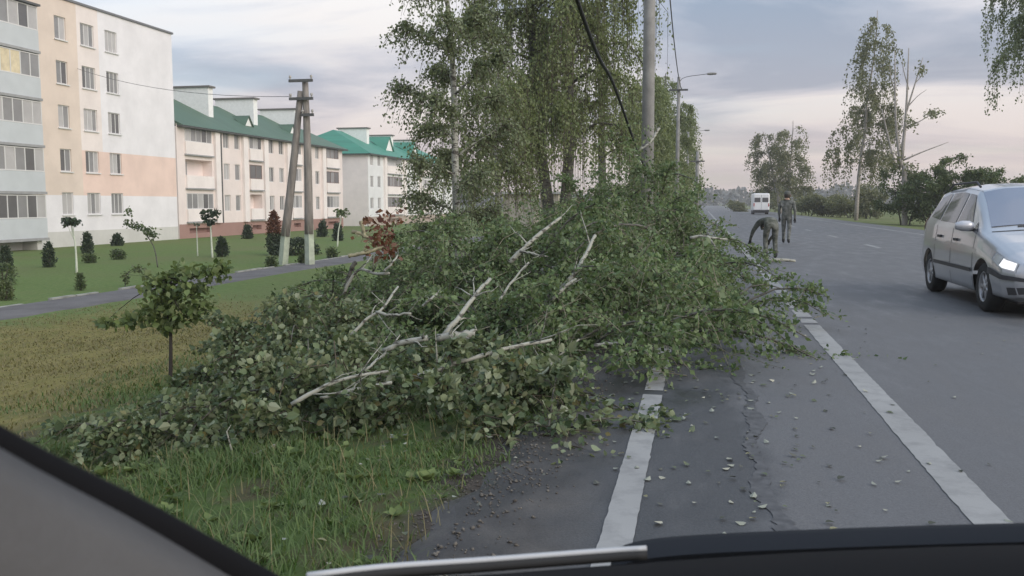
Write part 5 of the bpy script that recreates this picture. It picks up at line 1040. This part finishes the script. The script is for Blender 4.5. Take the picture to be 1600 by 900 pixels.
# person 1: stooping, reaching to the branches
J = dict(pelvis=(.0, -.10, .88), waist=(-.02, .07, .95), chest=(-.04, .28, .93), neckbase=(-.05, .41, .90), neck=(-.06, .46, .885), head=(-.07, .56, .87), crown=(-.07, .64, .88), shL=(-.24, .30, .88), elL=(-.36, .36, .66), wristL=(-.40, .46, .46), shR=(.16, .30, .89), elR=(.22, .36, .64), wristR=(.10, .50, .46), hipL=(-.095, -.08, .84), knL_=(-.11, .06, .48), anL=(-.11, -.04, .09), toeL=(-.12, .10, .045), hipR=(.095, -.08, .84), knR_=(.11, .02, .48), anR=(.11, -.12, .09), toeR=(.12, .02, .045))
E = list(BE); Rr = dict(BR); hand(J, E, Rr, J['wristL'], (-.1, .4, -.8), 'L', 1); hand(J, E, Rr, J['wristR'], (-.2, .4, -.8), 'R', -1)
p1 = gnd(1203, 406); person_build('person in green camouflage stooping over the end of the fallen foliage', (p1[0], p1[1], .004), R(8), J, E, Rr, (0, .55, -.83), c2, mat('cap_green', (.06, .065, .05), .9))

# ------------------------------------------------------------------ the car the picture is taken from
own = empty('car_interior', (0.1, 0.2, 0.0)); tag(own, 'dark dashboard and windscreen pillar of the car on the shoulder', 'car')
seal = curve_pts([near(-420, 470, .36), near(0, 712, .42), near(200, 812, .46), near(395, 918, .52), near(560, 1010, .60)], 16)
MB().tube(seal, np.linspace(.0095, .0125, 16), 10).build('windscreen_seal', M['black'], own, True)
trim_m = mat('grey_pillar_trim', (0.075, 0.073, 0.073), 0.9, 0.05, 20, bump=0.1, bscale=300)
low = curve_pts([near(-520, 820, .33), near(-60, 1000, .39), near(120, 1080, .43), near(300, 1160, .50), near(480, 1200, .58)], 16)
V = []; Fq = []
for i in range(16):
    a = seal[i]; b_ = low[i]; mid_ = (a * .5 + b_ * .5) * .985 + np.array([0, 0, EYE]) * .015
    V += [a * .87 + b_ * .13, a * .7 + b_ * .3 + (np.array([0, 0, EYE]) - a) * .02, mid_, b_]
for i in range(15):
    for j in range(3): q = i * 4 + j; Fq.append((q, q + 4, q + 5, q + 1))
tr_ = raw('pillar_trim', V, Fq, trim_m, own, True); sm = tr_.modifiers.new('t', 'SOLIDIFY'); sm.thickness = .012
# cowl and dashboard: curved strips swept across the car
def sweep(name, rows, m, sm_=True):
    n = 24; cs = [curve_pts(r_, n) for r_ in rows]; V = np.vstack(cs); Fq = [(k * n + i, k * n + i + 1, (k + 1) * n + i + 1, (k + 1) * n + i) for k in range(len(rows) - 1) for i in range(n - 1)]
    return raw(name, V, Fq, m, own, sm_)
def rowpx(L, dy=0, dd=0): return [near(x, y + dy, d + dd) for x, y, d in L]
edge = [(380, 925, .74), (560, 893, .80), (760, 882, .85), (945, 868, .89), (1200, 850, .92), (1480, 838, .93), (1800, 832, .90)]
sweep('dashboard', [rowpx(edge, 16, .02), rowpx(edge, 24, -.12), rowpx(edge, 60, -.25), rowpx(edge, 260, -.42)], M['black'])
cow = [(950, 900, .95), (962, 862, .96), (1000, 845, .97), (1100, 835, .99), (1300, 826, 1.01), (1480, 820, 1.01), (1800, 812, .97)]
sweep('cowl', [rowpx(cow, 60, .10), rowpx(cow, 4, .02), rowpx(cow, 0, 0), rowpx(cow, 6, -.02), rowpx(cow, 30, -.05)], mat('cowl_plastic', (0.010, 0.0125, 0.017), .8, spec=0.2))
wp = [(480, 901, .80), (600, 887, .83), (760, 876, .86), (945, 862, .90), (1010, 858, .91)]
MB().tube(curve_pts(rowpx(wp, -1), 14), .0030, 6).build('wiper_blade', mat('wiper_sky_sheen', (0.45, 0.46, 0.47), .45), own, True)  # pale base colour stands in for sky reflected along the strip
MB().tube(curve_pts(rowpx(wp, 9), 14), .0050, 6).build('wiper_rubber', M['rubber'], own, True)
fixchildren(own)

# ------------------------------------------------------------------ thin added haze
hz = MB().box(-1000, 1200, -60, 720, -2.7, 21.0).build('veil_haze', bpy.data.materials.new('veil_haze')); hm = hz.data.materials[0]; hm.use_nodes = True; ht = hm.node_tree; ht.nodes.clear()  # added volume imitating the windscreen's pale veil over distant things
pv = N(ht, 'ShaderNodeVolumePrincipled'); pv.inputs['Color'].default_value = (0.93, 0.93, 0.92, 1); pv.inputs['Density'].default_value = 0.0007; pv.inputs['Anisotropy'].default_value = 0.2
ho = N(ht, 'ShaderNodeOutputMaterial'); ht.links.new(pv.outputs[0], ho.inputs['Volume']); tag(hz, kind='stuff')
